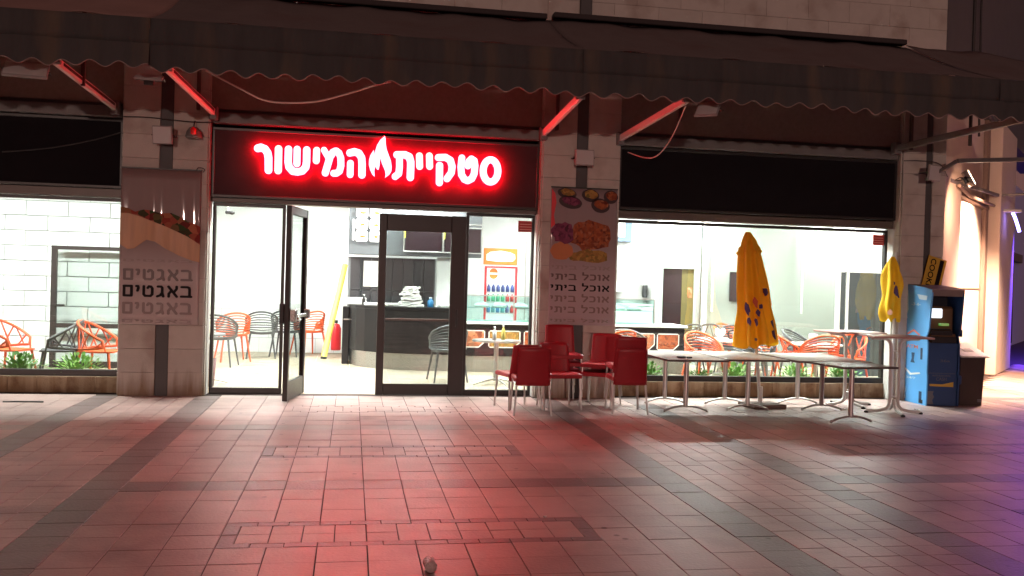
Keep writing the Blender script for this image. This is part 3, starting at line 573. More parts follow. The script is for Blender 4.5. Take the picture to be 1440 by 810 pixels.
# ================================================================== FACADE: pillars, base walls, upper wall
def block_wall(parent, x0, x1, z0, z1, y, bw, bh, depth=.03, m_=None, name='stone_block', off=True, gap=.0012):
    """courses of cladding stones in front of plane y; each is a part of its own"""
    cache = {}
    nz_ = max(1, round((z1 - z0) / bh)); h = (z1 - z0) / nz_
    for r_ in range(nz_):
        sh = (bw / 2 if (off and r_ % 2) else 0); x = x0 - sh
        while x < x1 - .01:
            a, b = max(x, x0), min(x + bw, x1)
            if b - a > .03:
                key = (round(b - a, 3), round(h, 3))
                if key not in cache:
                    mb = MB(); mb.cbox((gap, -depth, gap), (b - a - gap, 0, h - gap), .004); cache[key] = mb.mesh(name, m_ or M_STONE_W)
                obj(name, cache[key], None, parent, (a, y + random.uniform(-.0015, .0015), z0 + r_ * h))
            x += bw

def pillar(x0, x1, strip, label, top=4.69):
    t = thing('stone_pillar', label, 'pillar', ((x0 + x1) / 2, 0.2, 0), 0, 'stone clad pillars between the shop bays')
    ox, oy = (x0 + x1) / 2, .2
    core = MB(); core.box((x0 + .005 - ox, .032 - oy, 0), (x1 - .005 - ox, .42 - oy, top)); obj('core', core, M_GROUT, t)
    s0, s1 = strip
    block_wall(t, x0 - ox, s0 - ox, 0.0, top, .032 - oy, 9, .293, off=False)
    block_wall(t, s1 - ox, x1 - ox, 0.0, top, .032 - oy, 9, .293, off=False)
    # side cladding
    for xx, sg in ((x0, 1), (x1, -1)):
        mb = MB()
        n = round(top / .293); h = top / n
        for i in range(n): mb.cbox((0, 0, .003), (.02, .36, h - .003), .003, 0, Matrix.Translation((0, 0, i * h)))
        so = obj('side_cladding', mb, M_STONE_W, t, ((xx if sg > 0 else xx - .02) - ox + (-.016 if sg > 0 else .016), .036 - oy, 0))
    d = MB(); d.cbox((s0 + .004 - ox, .012 - oy, 0), (s1 - .004 - ox, .034 - oy, top), .003)
    obj('dark_channel', d, M_DARKBAND, t)
    return t
P1 = pillar(-2.80, -1.80, (-2.37, -2.215), 'stone pillar carrying the sandwich poster, left of the shop entrance')
P2 = pillar(2.45, 3.50, (2.905, 3.06), 'stone pillar behind the stacked red chairs, carrying the poster with food bowls')
P3 = pillar(7.66, 8.33, (8.02, 8.12), 'stone pillar at the building corner behind the blue kiosk')

def low_wall(x0, x1, label):
    t = thing('window_base_wall', label, 'wall', (x0, .26, 0), 0, 'low stone walls under the windows')
    c_ = MB(); c_.box((0, .03, 0), (x1 - x0, .20, .205)); obj('core', c_, M_GROUT, t)
    block_wall(t, 0, x1 - x0, 0, .208, .03, .34, .208, m_=M_STONE_B, off=False)
low_wall(-7.2, -2.825, 'low beige stone wall under the left window')
low_wall(3.525, 7.635, 'low beige stone wall under the window behind the tables')

# far left pillar just outside the frame keeps the bay closed
upper = thing('upper_facade_wall', 'beige stone clad wall above the awnings', 'wall', (-9, 0.05, 5.0))
uc = MB(); uc.box((0, .034, -1.4), (17.33, .4, 3.6)); obj('core', uc, M_GROUT, upper)
for (a, b) in ((-9 + 9, 11.9), (12.07, 17.31)):
    block_wall(upper, a, b, -.30, 3.6, .034, .62, .295, gap=.0008)
dp = MB(); dp.cbox((11.905, -.02, -.4), (12.065, .03, 3.6), .01); obj('dark_channel', dp, M_DARKBAND, upper)

# fascia wall behind the awnings, header beams, lintels (one thing: shop front structure)
front = thing('shopfront_header', 'dark header beam and fascia wall under the awnings', 'facade', (0, .3, 3.4))
fm = MB(); fm.box((-9, .12, .02), (8.3, .3, 1.56)); obj('fascia_wall', fm, M_PLASTER, front)
fm = MB(); fm.box((-9, .068, -.945), (8.3, .10, .10)); obj('light_block_backing', fm, M_PLASTER, front)  # unseen backing, added to keep room light from leaking under the signboards
for a, b in ((-7.2, -2.84), (-1.76, 2.41), (3.54, 7.62)):
    q = MB(); q.cbox((a, -.24, .02), (b, -.02, .16), .012); q.tube([(a, -.13, .20), (b, -.13, .20)], .045, 10)
    obj('roller_tube', q, M_GALV, front)
    q = MB(); q.cbox((a, -.10, .62), (b, .10, .70), .01); obj('upper_rail', q, M_PLASTER, front)

# black sign boards
def board(x0, x1, z0, z1, m_, label, y=.13, name='black_signboard'):
    t = thing(name, label, 'signboard', ((x0 + x1) / 2, y, z0))
    hw = (x1 - x0) / 2
    mb = MB(); mb.cbox((-hw + .02, 0, .02), (hw - .02, .10, z1 - z0 - .02), .004); obj('panel', mb, m_, t)
    fr = MB()
    for a, b in (((-hw, -.012, 0), (hw, .09, .035)), ((-hw, -.012, z1 - z0 - .035), (hw, .09, z1 - z0)), ((-hw, -.012, .035), (-hw + .03, .09, z1 - z0 - .035)), ((hw - .03, -.012, .035), (hw, .09, z1 - z0 - .035))):
        fr.cbox(a, b, .004)
    obj('frame', fr, M_FRAME, t)
    return t
board(-7.2, -2.83, 2.55, 3.41, M_BLIND, 'plain black signboard above the left window')
board(3.53, 7.64, 2.56, 3.41, M_BLIND, 'plain black signboard above the right window')
sb = board(-1.77, 2.425, 2.50, 3.38, M_PANEL, 'dark board behind the glowing red Hebrew letters', .16, 'sign_backboard')

# ------------------------------------------------------------------ glowing letters
LAB = {'resh': 'glowing white letter resh at the left end of the sign', 'vav': 'glowing straight upright letter vav beside the resh', 'shin': 'glowing three armed letter shin',
       'mem': 'glowing letter mem between the he and the small yod', 'he': 'glowing letter he just left of the flame', 'flame': 'glowing white flame emblem in the middle of the sign',
       'tav': 'glowing letter tav just right of the flame', 'qof': 'glowing letter qof whose stem hangs below the others', 'tet': 'glowing letter tet beside the round samekh',
       'samekh': 'glowing round letter samekh at the right end of the sign'}
YL = ['small glowing letter yod between shin and mem', 'left of the paired small letters yod beside the tav', 'right of the paired small letters yod beside the qof']
def curve_mesh(loops, ext, off=0.0):
    cu_ = bpy.data.curves.new('c', 'CURVE'); cu_.dimensions = '2D'; cu_.fill_mode = 'BOTH'; cu_.extrude = ext; cu_.offset = off
    for lp in loops:
        sp = cu_.splines.new('POLY'); sp.points.add(len(lp) - 1)
        for i, (x, z) in enumerate(lp): sp.points[i].co = (x, z, 0, 1)
        sp.use_cyclic_u = True
    t_ = bpy.data.objects.new('c', cu_); C.objects.link(t_)
    me = bpy.data.meshes.new_from_object(t_.evaluated_get(bpy.context.evaluated_depsgraph_get()))
    bpy.data.objects.remove(t_); bpy.data.curves.remove(cu_)
    me.transform(Matrix.Rotation(math.pi / 2, 4, 'X'))   # x-y plane -> x-z plane
    return me
sign = thing('illuminated_sign', 'red glowing Hebrew sign with a flame emblem over the entrance', 'sign', (.33, .10, 2.85))
yk = 0
for nm, loops in SIGN:
    me = curve_mesh(loops, .032); me.materials.clear(); me.materials.append(E_SIDE); me.materials.append(E_FACE if nm not in ('yod', 'vav') else E_FACE_W); me.materials.append(E_BACK)
    for p in me.polygons:
        p.material_index = 1 if p.normal.y < -.5 else (2 if p.normal.y > .5 else 0)
    o = obj('flame_emblem' if nm == 'flame' else 'letter', me, None, sign)
    me.transform(Matrix.Translation((-.33, -.032, -2.85)))
    if nm == 'yod': o['label'] = YL[yk]; yk += 1
    else: o['label'] = LAB[nm]
for x in np.arange(-1.0, 1.9, .58):
    sp_ = MB(); sp_.tube([(x - .33, .005, .12), (x - .33, .07, .12)], .008, 6); obj('mounting_pin', sp_, M_FRAME, sign)

# ------------------------------------------------------------------ windows and doors
def frame_rect(mb, x0, x1, z0, z1, y0, y1, t_=.05, bottom=None, top=None):
    b_ = t_ if bottom is None else bottom; tp = t_ if top is None else top
    mb.cbox((x0, y0, z0), (x1, y1, z0 + b_), .004); mb.cbox((x0, y0, z1 - tp), (x1, y1, z1), .004)
    mb.cbox((x0, y0 + .002, z0 + b_), (x0 + t_, y1 - .002, z1 - tp), .004); mb.cbox((x1 - t_, y0 + .002, z0 + b_), (x1, y1 - .002, z1 - tp), .004)
def window(x0, x1, z0, z1, label, y=.29, mull=(), t_=.04, bot=.075, top=.04):
    t = thing('shop_window', label, 'window', ((x0 + x1) / 2, y, z0)); ox = (x0 + x1) / 2
    f = MB(); frame_rect(f, x0 - ox, x1 - ox, 0, z1 - z0, 0, .08, t_, bot, top); obj('frame', f, M_FRAME, t)
    xs = [x0] + list(mull) + [x1]
    for a, b in zip(xs[:-1], xs[1:]):
        p = MB(); p.box((a - ox + t_ / 2 + .004, .035, bot), (b - ox - t_ / 2 - .004, .043, z1 - z0 - top)); obj('pane', p, M_GLASS, t)
    return t
window(-7.2, -2.83, .212, 2.44, 'wide left shop window showing the white block wall')
window(3.53, 7.635, .212, 2.43, 'wide right shop window behind the outdoor tables')
window(-1.765, -.86, 0.0, 2.44, 'narrow floor length glass panel left of the open door')
window(1.49, 2.425, 0.0, 2.44, 'floor length glass panel right of the doors by the stacked chairs', bot=.07)
for a, b in ((-7.2, -2.83), (3.53, 7.64)):
    hb = MB(); hb.cbox((a, .17, 2.445), (b, .36, 2.548), .006); tag(obj('window_header', hb, M_FRAME_B), 'dark metal header over the %s window' % ('left' if a < 0 else 'right'), 'beam')
hb = MB(); hb.cbox((-1.77, .20, 2.445), (2.425, .37, 2.498), .006)
tag(obj('door_header', hb, M_FRAME_B), 'dark metal header beam over the shop entrance', 'beam')
# pale jamb strips beside the pillars
for x, lab in ((-1.772, 'pale metal jamb strip right of the sandwich poster pillar'), (2.437, 'pale metal jamb strip left of the food bowl pillar'), (7.645, 'pale metal jamb strip at the right window edge')):
    jm = MB(); jm.cbox((x - .022, .13, 0), (x + .0, .28, 2.44), .004); tag(obj('jamb_strip', jm, M_WHITE_METAL), lab, 'trim')
# closed sliding door
sd = thing('glass_door', 'closed dark framed glass door in the middle of the entrance', 'door', (.93, .24, 0))
f = MB()
f.cbox((-.59, 0, 0), (-.49, .06, 2.38), .006); f.cbox((.36, 0, 0), (.56, .06, 2.38), .006)
f.cbox((-.49, .003, 0), (.36, .057, .15), .006); f.cbox((-.49, .003, 2.16), (.36, .057, 2.38), .006)
obj('frame', f, M_FRAME_B if False else M_FRAME, sd)
p = MB(); p.box((-.485, .028, .152), (.355, .034, 2.158)); obj('pane', p, M_GLASS2, sd)
p = MB(); p.cbox((-.485, -.012, .98), (.355, .008, 1.01), .004); obj('push_bar', p, M_FRAME_B, sd)
p = MB(); p.cbox((.44, -.02, .9), (.47, 0, 1.15), .006); obj('handle', p, M_BLACK, sd)
# open door leaf, hinged at x -0.60 and swung outwards
od = thing('open_glass_door', 'dark framed glass door standing open towards the street', 'door', (-.60, .30, 0), R(-100.2))
f = MB(); L_ = .90
f.cbox((0, -.03, .02), (.075, .03, 2.38), .006); f.cbox((L_ - .075, -.03, .02), (L_, .03, 2.38), .006)
f.cbox((.075, -.027, .02), (L_ - .075, .027, .25), .006); f.cbox((.075, -.027, 2.28), (L_ - .075, .027, 2.38), .006)
obj('frame', f, M_FRAME, od)
p = MB(); p.box((.077, -.004, .252), (L_ - .077, .004, 2.278)); obj('pane', p, M_GLASS2, od)
p = MB(); p.cbox((.04, .045, 1.02), (L_ - .05, .075, 1.06), .006); p.cbox((.03, .03, .99), (.12, .09, 1.11), .008); p.cbox((L_ - .12, .03, .98), (L_ - .03, .10, 1.13), .008)
p.tube([(L_ - .3, .06, 1.05), (L_ - .2, .12, 1.0), (L_ - .06, .12, 1.0)], .012, 8)
obj('push_bar', p, M_STEEL, od)
p = MB(); p.cbox((L_ - .02, -.09, .95), (L_ + .004, -.03, 1.2), .01); obj('handle', p, M_BLACK, od)
# red stickers on glass
for x0, x1, lab in ((2.20, 2.425, 'small red notice sticker on the glass right of the doors'), (7.42, 7.61, 'small red notice sticker at the top right of the right window')):
    st = thing('notice_sticker', lab, 'sticker', ((x0 + x1) / 2, .32, 2.21))
    hw = (x1 - x0) / 2
    mb = MB(); mb.cbox((-hw, 0, 0), (hw, .002, .15), .0005); obj('sheet', mb, M_STICK, st)
    mb = MB()
    for k in range(3): mb.box((-hw + .02, -.002, .03 + k * .035), (hw - .03, -.0005, .038 + k * .035))
    obj('print_lines', mb, mat('sticker_print', (.75, .35, .3), .6), st)

# ------------------------------------------------------------------ posters on the pillars
def word(parent, names, x0, x1, z0, z1, y, m_):
    tot = sum((GLYPH[n][0] + .16) if n else .45 for n in names) - .16
    sx = (x1 - x0) / tot; sz = z1 - z0; x = x0
    for n in names:
        if n is None: x += .45 * sx; continue
        w_, lps = GLYPH[n]
        me = curve_mesh([[(px * sx, pz * sz) for px, pz in lp] for lp in lps], .0008); me.materials.clear(); me.materials.append(m_)
        o = obj('printed_letter', me, None, parent, (x, y, z0)); x += (w_ + .16) * sx
def poster(x0, x1, z0, z1, label, m_):
    t = thing('poster', label, 'poster', ((x0 + x1) / 2, -.004, z0)); ox = (x0 + x1) / 2
    W2 = (x1 - x0) / 2; H_ = z1 - z0
    def fn(u, v):
        x = -W2 + u * 2 * W2
        return (x, -.012 - .0014 * math.sin(u * 17 + v * 2) - .0005 * math.sin(u * 31 + 1 + v), v * H_)
    mb = MB(); mb.grid(fn, 40, 14, .002); obj('sheet', mb, m_, t)
    b_ = MB(); b_.cbox((-W2 - .005, -.02, H_ - .004), (W2 + .005, .0, H_ + .012), .003); obj('top_rail', b_, M_FRAME, t)
    return t
t1 = poster(-2.805, -1.865, .885, 2.80, 'glossy vinyl sandwich poster with repeated Hebrew lettering on the left pillar', M_POSTER)
YP = -.020
def part_poly(name, pts, m_, t, y=YP, th=.001): return obj(name, flat_poly(pts, y, th), m_, t)
# baguette print: local x -0.47..0.47, z 0..1.915
bread = [(-.47, 1.36), (-.40, 1.40), (-.25, 1.33), (.00, 1.24), (.25, 1.13), (.47, 1.02), (.47, .78), (.38, .80), (.22, .86), (.06, .94), (-.06, 1.02), (-.16, 1.04), (-.24, .98), (-.30, .93), (-.38, .92), (-.47, .98)]
part_poly('bread_print', bread, M_BREAD, t1)
fill = [(-.47, 1.36), (-.47, 1.44), (-.38, 1.42), (-.30, 1.38), (-.2, 1.41), (-.1, 1.40), (.0, 1.37), (.12, 1.38), (.22, 1.34), (.32, 1.28), (.40, 1.26), (.47, 1.22), (.47, 1.00), (.33, 1.09), (.18, 1.16), (.04, 1.22), (-.1, 1.27), (-.26, 1.33), (-.38, 1.36)]
part_poly('filling_print', fill, M_FILL, t1, YP - .0015)
for z0, z1, m_ in ((.770, .800, M_INK4), (.545, .680, M_INK2), (.340, .480, M_INK), (.130, .270, M_INK3), (.020, .060, M_INK4)):
    word(t1, ['finalmem', 'yod', 'tet', 'gimel', 'alef', 'bet'], -.43, .39, z0, z1, YP, m_)
t2 = poster(2.57, 3.475, .98, 2.80, 'glossy vinyl poster of food bowls with repeated Hebrew lettering on the middle pillar', M_POSTER2)
bw = [(-.24, 1.80, .13, .07, M_BOWL, M_FD3), (.08, 1.77, .12, .085, M_BOWL, M_FD3), (.36, 1.72, .10, .09, M_BOWL, M_FD1), (-.19, 1.63, .16, .085, M_BOWL, M_FD2), (.22, 1.60, .13, .095, M_BOWL, M_FD1)]
for i, (x, z, rx, rz_, mb_, mf) in enumerate(bw):
    z = min(z, 1.815 - rz_)
    part_poly('bowl_print', blob(x, z, rx, rz_, 22, .02, i, -.15), mb_, t2)
    part_poly('food_print', blob(x + .01, z + .015, rx * .78, rz_ * .66, 18, .10, i + 9, -.15), mf, t2, YP - .0015)
part_poly('food_print', [(-.445, 1.80), (-.40, 1.74), (-.38, 1.62), (-.41, 1.45), (-.39, 1.33), (-.445, 1.28)], M_FRIDGE, t2)
part_poly('food_print', blob(.10, 1.20, .30, .20, 26, .10, 31), M_FD1, t2)
part_poly('food_print', blob(-.28, 1.22, .155, .14, 22, .14, 32), M_FD2, t2, YP - .0015)
part_poly('food_print', blob(-.29, .98, .15, .12, 22, .08, 33), mat('print_squash', (.45, .15, .05), .3, var=.15), t2, YP - .0008)
part_poly('food_print', blob(.07, .92, .26, .085, 24, .2, 34), M_FD3, t2, YP - .0004)
for z0, z1, m_ in ((.74, .80, M_INK4), (.60, .69, M_INK2), (.455, .545, M_INK), (.31, .40, M_INK3), (.165, .255, M_INK3), (.04, .09, M_INK4)):
    word(t2, ['yod', 'tav', 'yod', 'bet', None, 'lamed', 'kaf', 'vav', 'alef'], -.425, .375, z0, z1 - .012, YP, m_)

# ------------------------------------------------------------------ side wall turning away on the right
def sw(t_, n_=0.0):
    p = SW0 + SWD * t_ + SWN * n_; return (p.x, p.y)
ang = math.atan2(SWD.y, SWD.x)
side = thing('side_wall', 'brightly lit pale wall receding beyond the corner pillar', 'wall', (SW0.x, SW0.y, 0), ang)
# local frame: x along wall, y behind wall(+) ; front faces local -y
m1 = MB(); m1.box((0.0, .16, 0), (5.2, .5, 4.8)); obj('recessed_panel', m1, M_WARMWALL, side)
m1 = MB(); m1.cbox((.02, .0, 0), (1.55, .155, 4.8), .01); obj('return_pier', m1, M_WARMWALL, side)
m1 = MB(); m1.cbox((1.555, .145, 1.62), (5.1, .162, 1.645), .002); m1.cbox((1.56, .06, 3.13), (5.1, .158, 3.19), .004); m1.tube([(1.0, -.05, 3.18), (2.5, .0, 3.15), (5.2, .0, 3.22)], .03, 8)
obj('joint_and_pipe', m1, mat('brown_pipe', (.18, .12, .09), .6, var=.1), side)
m1 = MB(); m1.cbox((4.85, .08, 0), (5.15, .158, 4.8), .01); obj('downpipe_strip', m1, mat('brown_strip', (.22, .15, .12), .7, var=.1), side)
m1 = MB(); m1.cbox((5.2, -.12, 0), (7.4, .3, 4.8), .015); obj('pilaster', m1, M_WARMWALL, side)
m1 = MB(); m1.cbox((4.0, .05, .0), (5.18, .15, .35), .02); obj('plinth', m1, M_STONE_W, side)
m1 = MB(); m1.box((0.02, .02, 4.81), (14, .5, 8.6)); obj('upper_shaded_wall', m1, M_SHADEWALL, side)  # dark grey here is weak light put into the colour
m1 = MB(); m1.tube([(2.2, .0, 3.95), (2.25, .0, 8.0)], .03, 6); m1.tube([(2.9, -.03, 4.2), (2.7, -.03, 6.2), (2.8, -.03, 8.0)], .02, 6); obj('wall_cables', m1, M_CABLED, side)
arcade = thing('blue_lit_arcade', 'far shop front washed in blue light at the right edge', 'shopfront', (SW0.x, SW0.y, 0), ang)
m1 = MB(); m1.box((7.42, .9, 0), (26, 1.2, 4.8)); obj('rear_wall', m1, M_CORR, arcade)
m1 = MB()
for x in (9.2, 11.0, 12.9, 15.0): m1.cbox((x, .76, 0), (x + .22, .89, 3.2), .01)
m1.cbox((8.0, .77, 2.5), (18, .88, 2.75), .01)
obj('window_frames', m1, M_FRAME, arcade)
for i in range(4):
    m1 = MB(); m1.box((9.42 + i * 1.9, .85, .1), (10.95 + i * 1.9, .86, 2.48)); obj('dark_glass', m1, mat('night_glass', (.02, .02, .05), .15), arcade)
# canopy rods and second awning beyond the corner
rods = thing('canopy_frame', 'dark metal canopy rods reaching right from the corner pillar', 'frame', (8.2, -.3, 3.2))
m1 = MB(); m1.bar((-.22, .25, -.06), (.02, -.1, .18), .05, .05); m1.bar((.02, -.1, .18), (2.6, .3, .40), .05, .06); obj('upper_rod', m1, M_GALV, rods)
m1 = MB(); m1.bar((.5, .75, .02), (3.9, 4.1, .22), .045, .06); m1.bar((3.9, 4.1, .22), (5.6, 3.6, .35), .04, .05); obj('lower_rod', m1, M_GALV, rods)
# ================================================================== AWNINGS
YF = -2.0
def awning(x0, x1, label, m_top, zb=4.97, hip=False, seed=1):
    YF = -2.0 - .007 * (seed % 3)
    t = thing('awning', label, 'awning', ((x0 + x1) / 2, 0, 4.0), 0, 'scalloped awnings over the shop fronts'); ox = (x0 + x1) / 2; oz = 4.0
    zf = 4.13
    L_ = x1 - x0
    def top(u, v):
        x = x0 + u * L_; y = -.05 + (YF + .05) * v
        if hip: y0_ = -.05 - max(0, (u - .35) / .65) * 1.9; y = y0_ + (YF - y0_) * v; zb_ = zb - (zb - zf) * max(0, (u - .35) / .65) * .97
        else: zb_ = zb
        z = zb_ + (zf - zb_) * v - .05 * math.sin(math.pi * v) + .012 * math.sin(u * L_ * 5 + seed) + .008 * math.sin(u * L_ * 11 + 3 * v + seed)
        return (x - ox, y, z - oz)
    mb = MB(); mb.grid(top, max(8, int(L_ * 9)), 10, .004); obj('canvas_top', mb, m_top, t)
    # front fascia strip (hanging, slightly wavy)
    def fas(u, v):
        x = x0 + u * L_
        return (x - ox, YF - .01 - (.018 * math.sin(x * 4 + seed) + .010 * math.sin(x * 11.3 + 2 * seed) + .006 * math.sin(x * 22.9)) * v, zf - oz - .27 * v)
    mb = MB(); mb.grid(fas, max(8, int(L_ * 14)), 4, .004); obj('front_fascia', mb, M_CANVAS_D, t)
    # scalloped valance
    per = .274; nx = int(L_ / per * 12); A_ = []; rg = random.Random(seed)
    def edge(x):
        ph = ((x + .05) / per) % 1.0
        return 3.585 + .045 * math.sin(math.pi * ph) ** 2 * 1.25 + .010 * math.sin(x * 1.7) + .007 * math.sin(x * 5.3 + seed) + .004 * math.sin(x * 13.1) + .004 * (x + 3.5) 
    vs = []; fs = []; rows = 4
    for i in range(nx + 1):
        x = x0 + L_ * i / nx; ze = edge(x); zt = zf - .265
        for j in range(rows + 1):
            v = j / rows; vs.append((x - ox, YF - .03 - .025 * math.sin(x * 2.9 + seed) * v - .012 * math.sin(x * 23 + math.sin(x * 3)) * v - .010 * math.sin(x * 9.1 + seed) * v, zt + (ze - zt) * v - oz))
    k = rows + 1
    for i in range(nx):
        for j in range(rows): fs.append((i * k + j, i * k + j + 1, (i + 1) * k + j + 1, (i + 1) * k + j))
    n = len(vs); vs2 = [(a, b + .004, c) for a, b, c in vs]
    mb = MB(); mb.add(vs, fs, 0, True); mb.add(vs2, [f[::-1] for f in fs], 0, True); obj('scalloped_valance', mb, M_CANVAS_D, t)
    pts = [vs[i * k + rows] for i in range(nx + 1)]
    mb = MB(); mb.tube([(a, b + .002, c) for a, b, c in pts], .0055, 5); obj('edge_piping', mb, M_PIPING, t)
    if not hip:
        mb = MB(); mb.cbox((x0 + .05 - ox, -.16, zb - oz), (x1 - .05 - ox, .01, zb - oz + .07), .01); obj('roller_cover', mb, M_PLASTER, t)
    mb = MB(); mb.cbox((x0 - ox, YF + .01, zf - .09 - oz), (x1 - ox, YF + .07, zf - .02 - oz), .01); obj('front_bar', mb, M_FRAME_B, t)
    return t
AW = [None] * 4
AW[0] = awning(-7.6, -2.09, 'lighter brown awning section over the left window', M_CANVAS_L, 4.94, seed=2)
AW[1] = awning(-2.10, 2.47, 'dark scalloped awning section above the glowing sign', M_CANVAS, 4.97, seed=3)
AW[2] = awning(2.46, 7.61, 'dark scalloped awning section above the stone pillar and right window', M_CANVAS, 5.0, seed=5)
AW[3] = awning(7.60, 10.6, 'hipped awning end turning the corner at the right', M_CANVAS, 5.0, hip=True, seed=8)
ARM = [((-2.90, -.05, 3.53), (-3.03, -1.93, 3.66), 'red lit awning arm left of the sandwich poster pillar'),
       ((-1.74, -.05, 3.53), (-1.95, -1.93, 3.66), 'bright red lit awning arm at the left end of the sign'),
       ((2.44, -.05, 3.50), (2.47, -1.93, 3.64), 'bright red lit awning arm at the right end of the sign'),
       ((3.49, -.05, 3.49), (3.72, -1.93, 3.68), 'red lit awning arm above the black signboard by the middle pillar'),
       ((7.53, -.05, 3.57), (8.02, -1.93, 3.70), 'dark awning arm crossing in front of the corner pillar')]
for a, b, lab in ARM:
    d = Vector(b) - Vector(a)
    aw = AW[0] if a[0] < -2.5 else AW[1] if a[0] < 2.45 else AW[2]
    mb = MB(); mb.bar((0, 0, 0), d * .985, .05, .085); t = obj('folding_arm', mb, M_WHITE_METAL if a[0] < 7 else M_GALV, aw, Vector(a) - aw.location); t['label'] = lab
    mb = MB(); mb.bar(d * .04 + Vector((.028, 0, .01)), d * .9 + Vector((.028, 0, .01)), .008, .03); obj('cover_strip', mb, M_FRAME, t)
    mb = MB(); mb.cbox((-.05, -.02, -.09), (.05, .10, .08), .01); obj('wall_bracket', mb, M_GALV, t)
    mb = MB(); mb.tube([tuple(d * .98 + Vector((-.05, 0, .0))), tuple(d * .98 + Vector((.05, 0, 0)))], .035, 10); obj('elbow', mb, M_GALV, t)
# hanging vertical rods between rail and awning
for i, x in enumerate((-2.95, -1.92, 2.62, 3.9, 7.75)):
    mb = MB(); mb.cbox((x - .025, -.05 if x not in (-2.95, 3.9) else -1.2, 3.55), (x + .02, -.01 if x not in (-2.95, 3.9) else -1.17, 4.4), .004)
    tag(obj('hanger_bar', mb, M_FRAME_B), ['thin hanger bar beside the leftmost awning arm', 'dark hanger bar on the sandwich poster pillar', 'dark hanger bar on the food bowl pillar', 'thin hanger bar over the right signboard', 'dark hanger bar on the corner pillar'][i], 'bracket')
# ================================================================== FLOODLIGHTS, CAMERA, CABLES
def flood(loc, label, rz=0, tilt=0, w_=.27, h_=.24, face=None, yawv=0):
    t = thing('floodlight', label, 'floodlight', loc, rz, 'flat floodlights on the facade')
    mt = Matrix.Rotation(tilt, 4, 'X')
    mb = MB(); mb.cbox((-w_ / 2, -.02, -h_ / 2), (w_ / 2, .012, h_ / 2), .006, 0, mt); obj('housing', mb, M_LEDBODY, t)
    mb = MB(); mb.cbox((-w_ / 2 + .012, -.026, -h_ / 2 + .012), (w_ / 2 - .012, -.021, h_ / 2 - .012), .002, 0, mt); obj('front_glass', mb, face or M_LED, t)
    mb = MB(); mb.cbox((-.05, .013, -.05), (.05, .07, .05), .008, 0, mt); mb.tube([(w_ / 2 + .008, 0, 0), (w_ / 2 + .008, .14, 0), (-w_ / 2 - .008, .14, 0), (-w_ / 2 - .008, 0, 0)], .008, 6)
    obj('mounting_bracket', mb, M_FRAME, t)
    return t
flood((-2.31, -.16, 3.20), 'square white floodlight on the sandwich poster pillar', R(-8), R(10), .24, .22)
flood((2.97, -.16, 3.19), 'square white floodlight on the food bowl pillar', R(4), R(-4), .26, .21)
flood((7.99, -.22, 3.22), 'square pale floodlight on the corner pillar above the kiosk', R(20), R(6), .26, .22)
flood((-3.36, -1.72, 3.575), 'large floodlight tilted down under the awning at the left edge', R(10), R(-48), .42, .26)
flood((-2.18, -1.6, 3.60), 'half hidden floodlight under the awning scallops above the left pillar', R(6), R(-72), .28, .22)
flood((4.02, -1.78, 3.60), 'floodlight tilted down under the awning right of the middle pillar', R(-38), R(-44), .27, .26)
fl7 = flood((8.52, -.22, 3.16), 'corner floodlight by the pale side wall with an added glow on its face', R(66), R(-28), .30, .24, E_FLOOD)  # floodlight itself is unlit; its glow is added
def area(name, loc, d, size, power, col, spread=180):
    l = bpy.data.lights.new(name, 'AREA'); l.energy = power; l.color = col; l.size = size; l.spread = R(spread)
    o = bpy.data.objects.new(name, l); C.objects.link(o); o.location = loc
    o.rotation_euler = Vector(d).to_track_quat('-Z', 'Y').to_euler(); return o
area('added_corner_light', (8.66, -.25, 3.12), (.75, .62, -.70), .24, 60, (1.0, .55, .34), 130)  # added lamp at the unlit floodlight, brightens the side wall
sp_l = bpy.data.lights.new('side_street_floodlight_beam', 'SPOT'); sp_l.energy = 5200; sp_l.color = (1.0, .64, .44); sp_l.spot_size = R(118); sp_l.spot_blend = .6; sp_l.shadow_soft_size = .1
sp_o = bpy.data.objects.new('side_street_floodlight_beam', sp_l); C.objects.link(sp_o); sp_o.location = (11.3, 1.65, 3.36)
sp_o.rotation_euler = Vector((-.42, .40, -1)).to_track_quat('-Z', 'Y').to_euler()
fl8 = flood((11.3, 1.65, 3.42), 'floodlight further along the side wall near the blue shop front', R(40), R(-60), .3, .24)
# blue tube lamp
bt = thing('blue_tube_lamp', 'curved bluish white tube lamp hanging at the right edge', 'lamp', (12.62, 4.0, 2.95))
mb = MB(); mb.tube([(-.06 + .16 * k / 6, 0, .17 - .36 * (k / 6) ** 1.3) for k in range(7)], .028, 8); obj('tube', mb, E_BLUE, bt)
mb = MB(); mb.cbox((-.30, -.05, .18), (.10, .05, .24), .01); obj('holder', mb, M_WHITE_METAL, bt)
area('blue_lamp_glow', (13.9, 4.5, 3.1), (.6, .45, -.6), .4, 620, (.10, .045, 1.0), 130)
area('blue_lamp_floor_glow', (12.4, 2.2, 3.3), (-.15, -.9, -.75), .4, 60, (.46, .14, 1.0), 130)
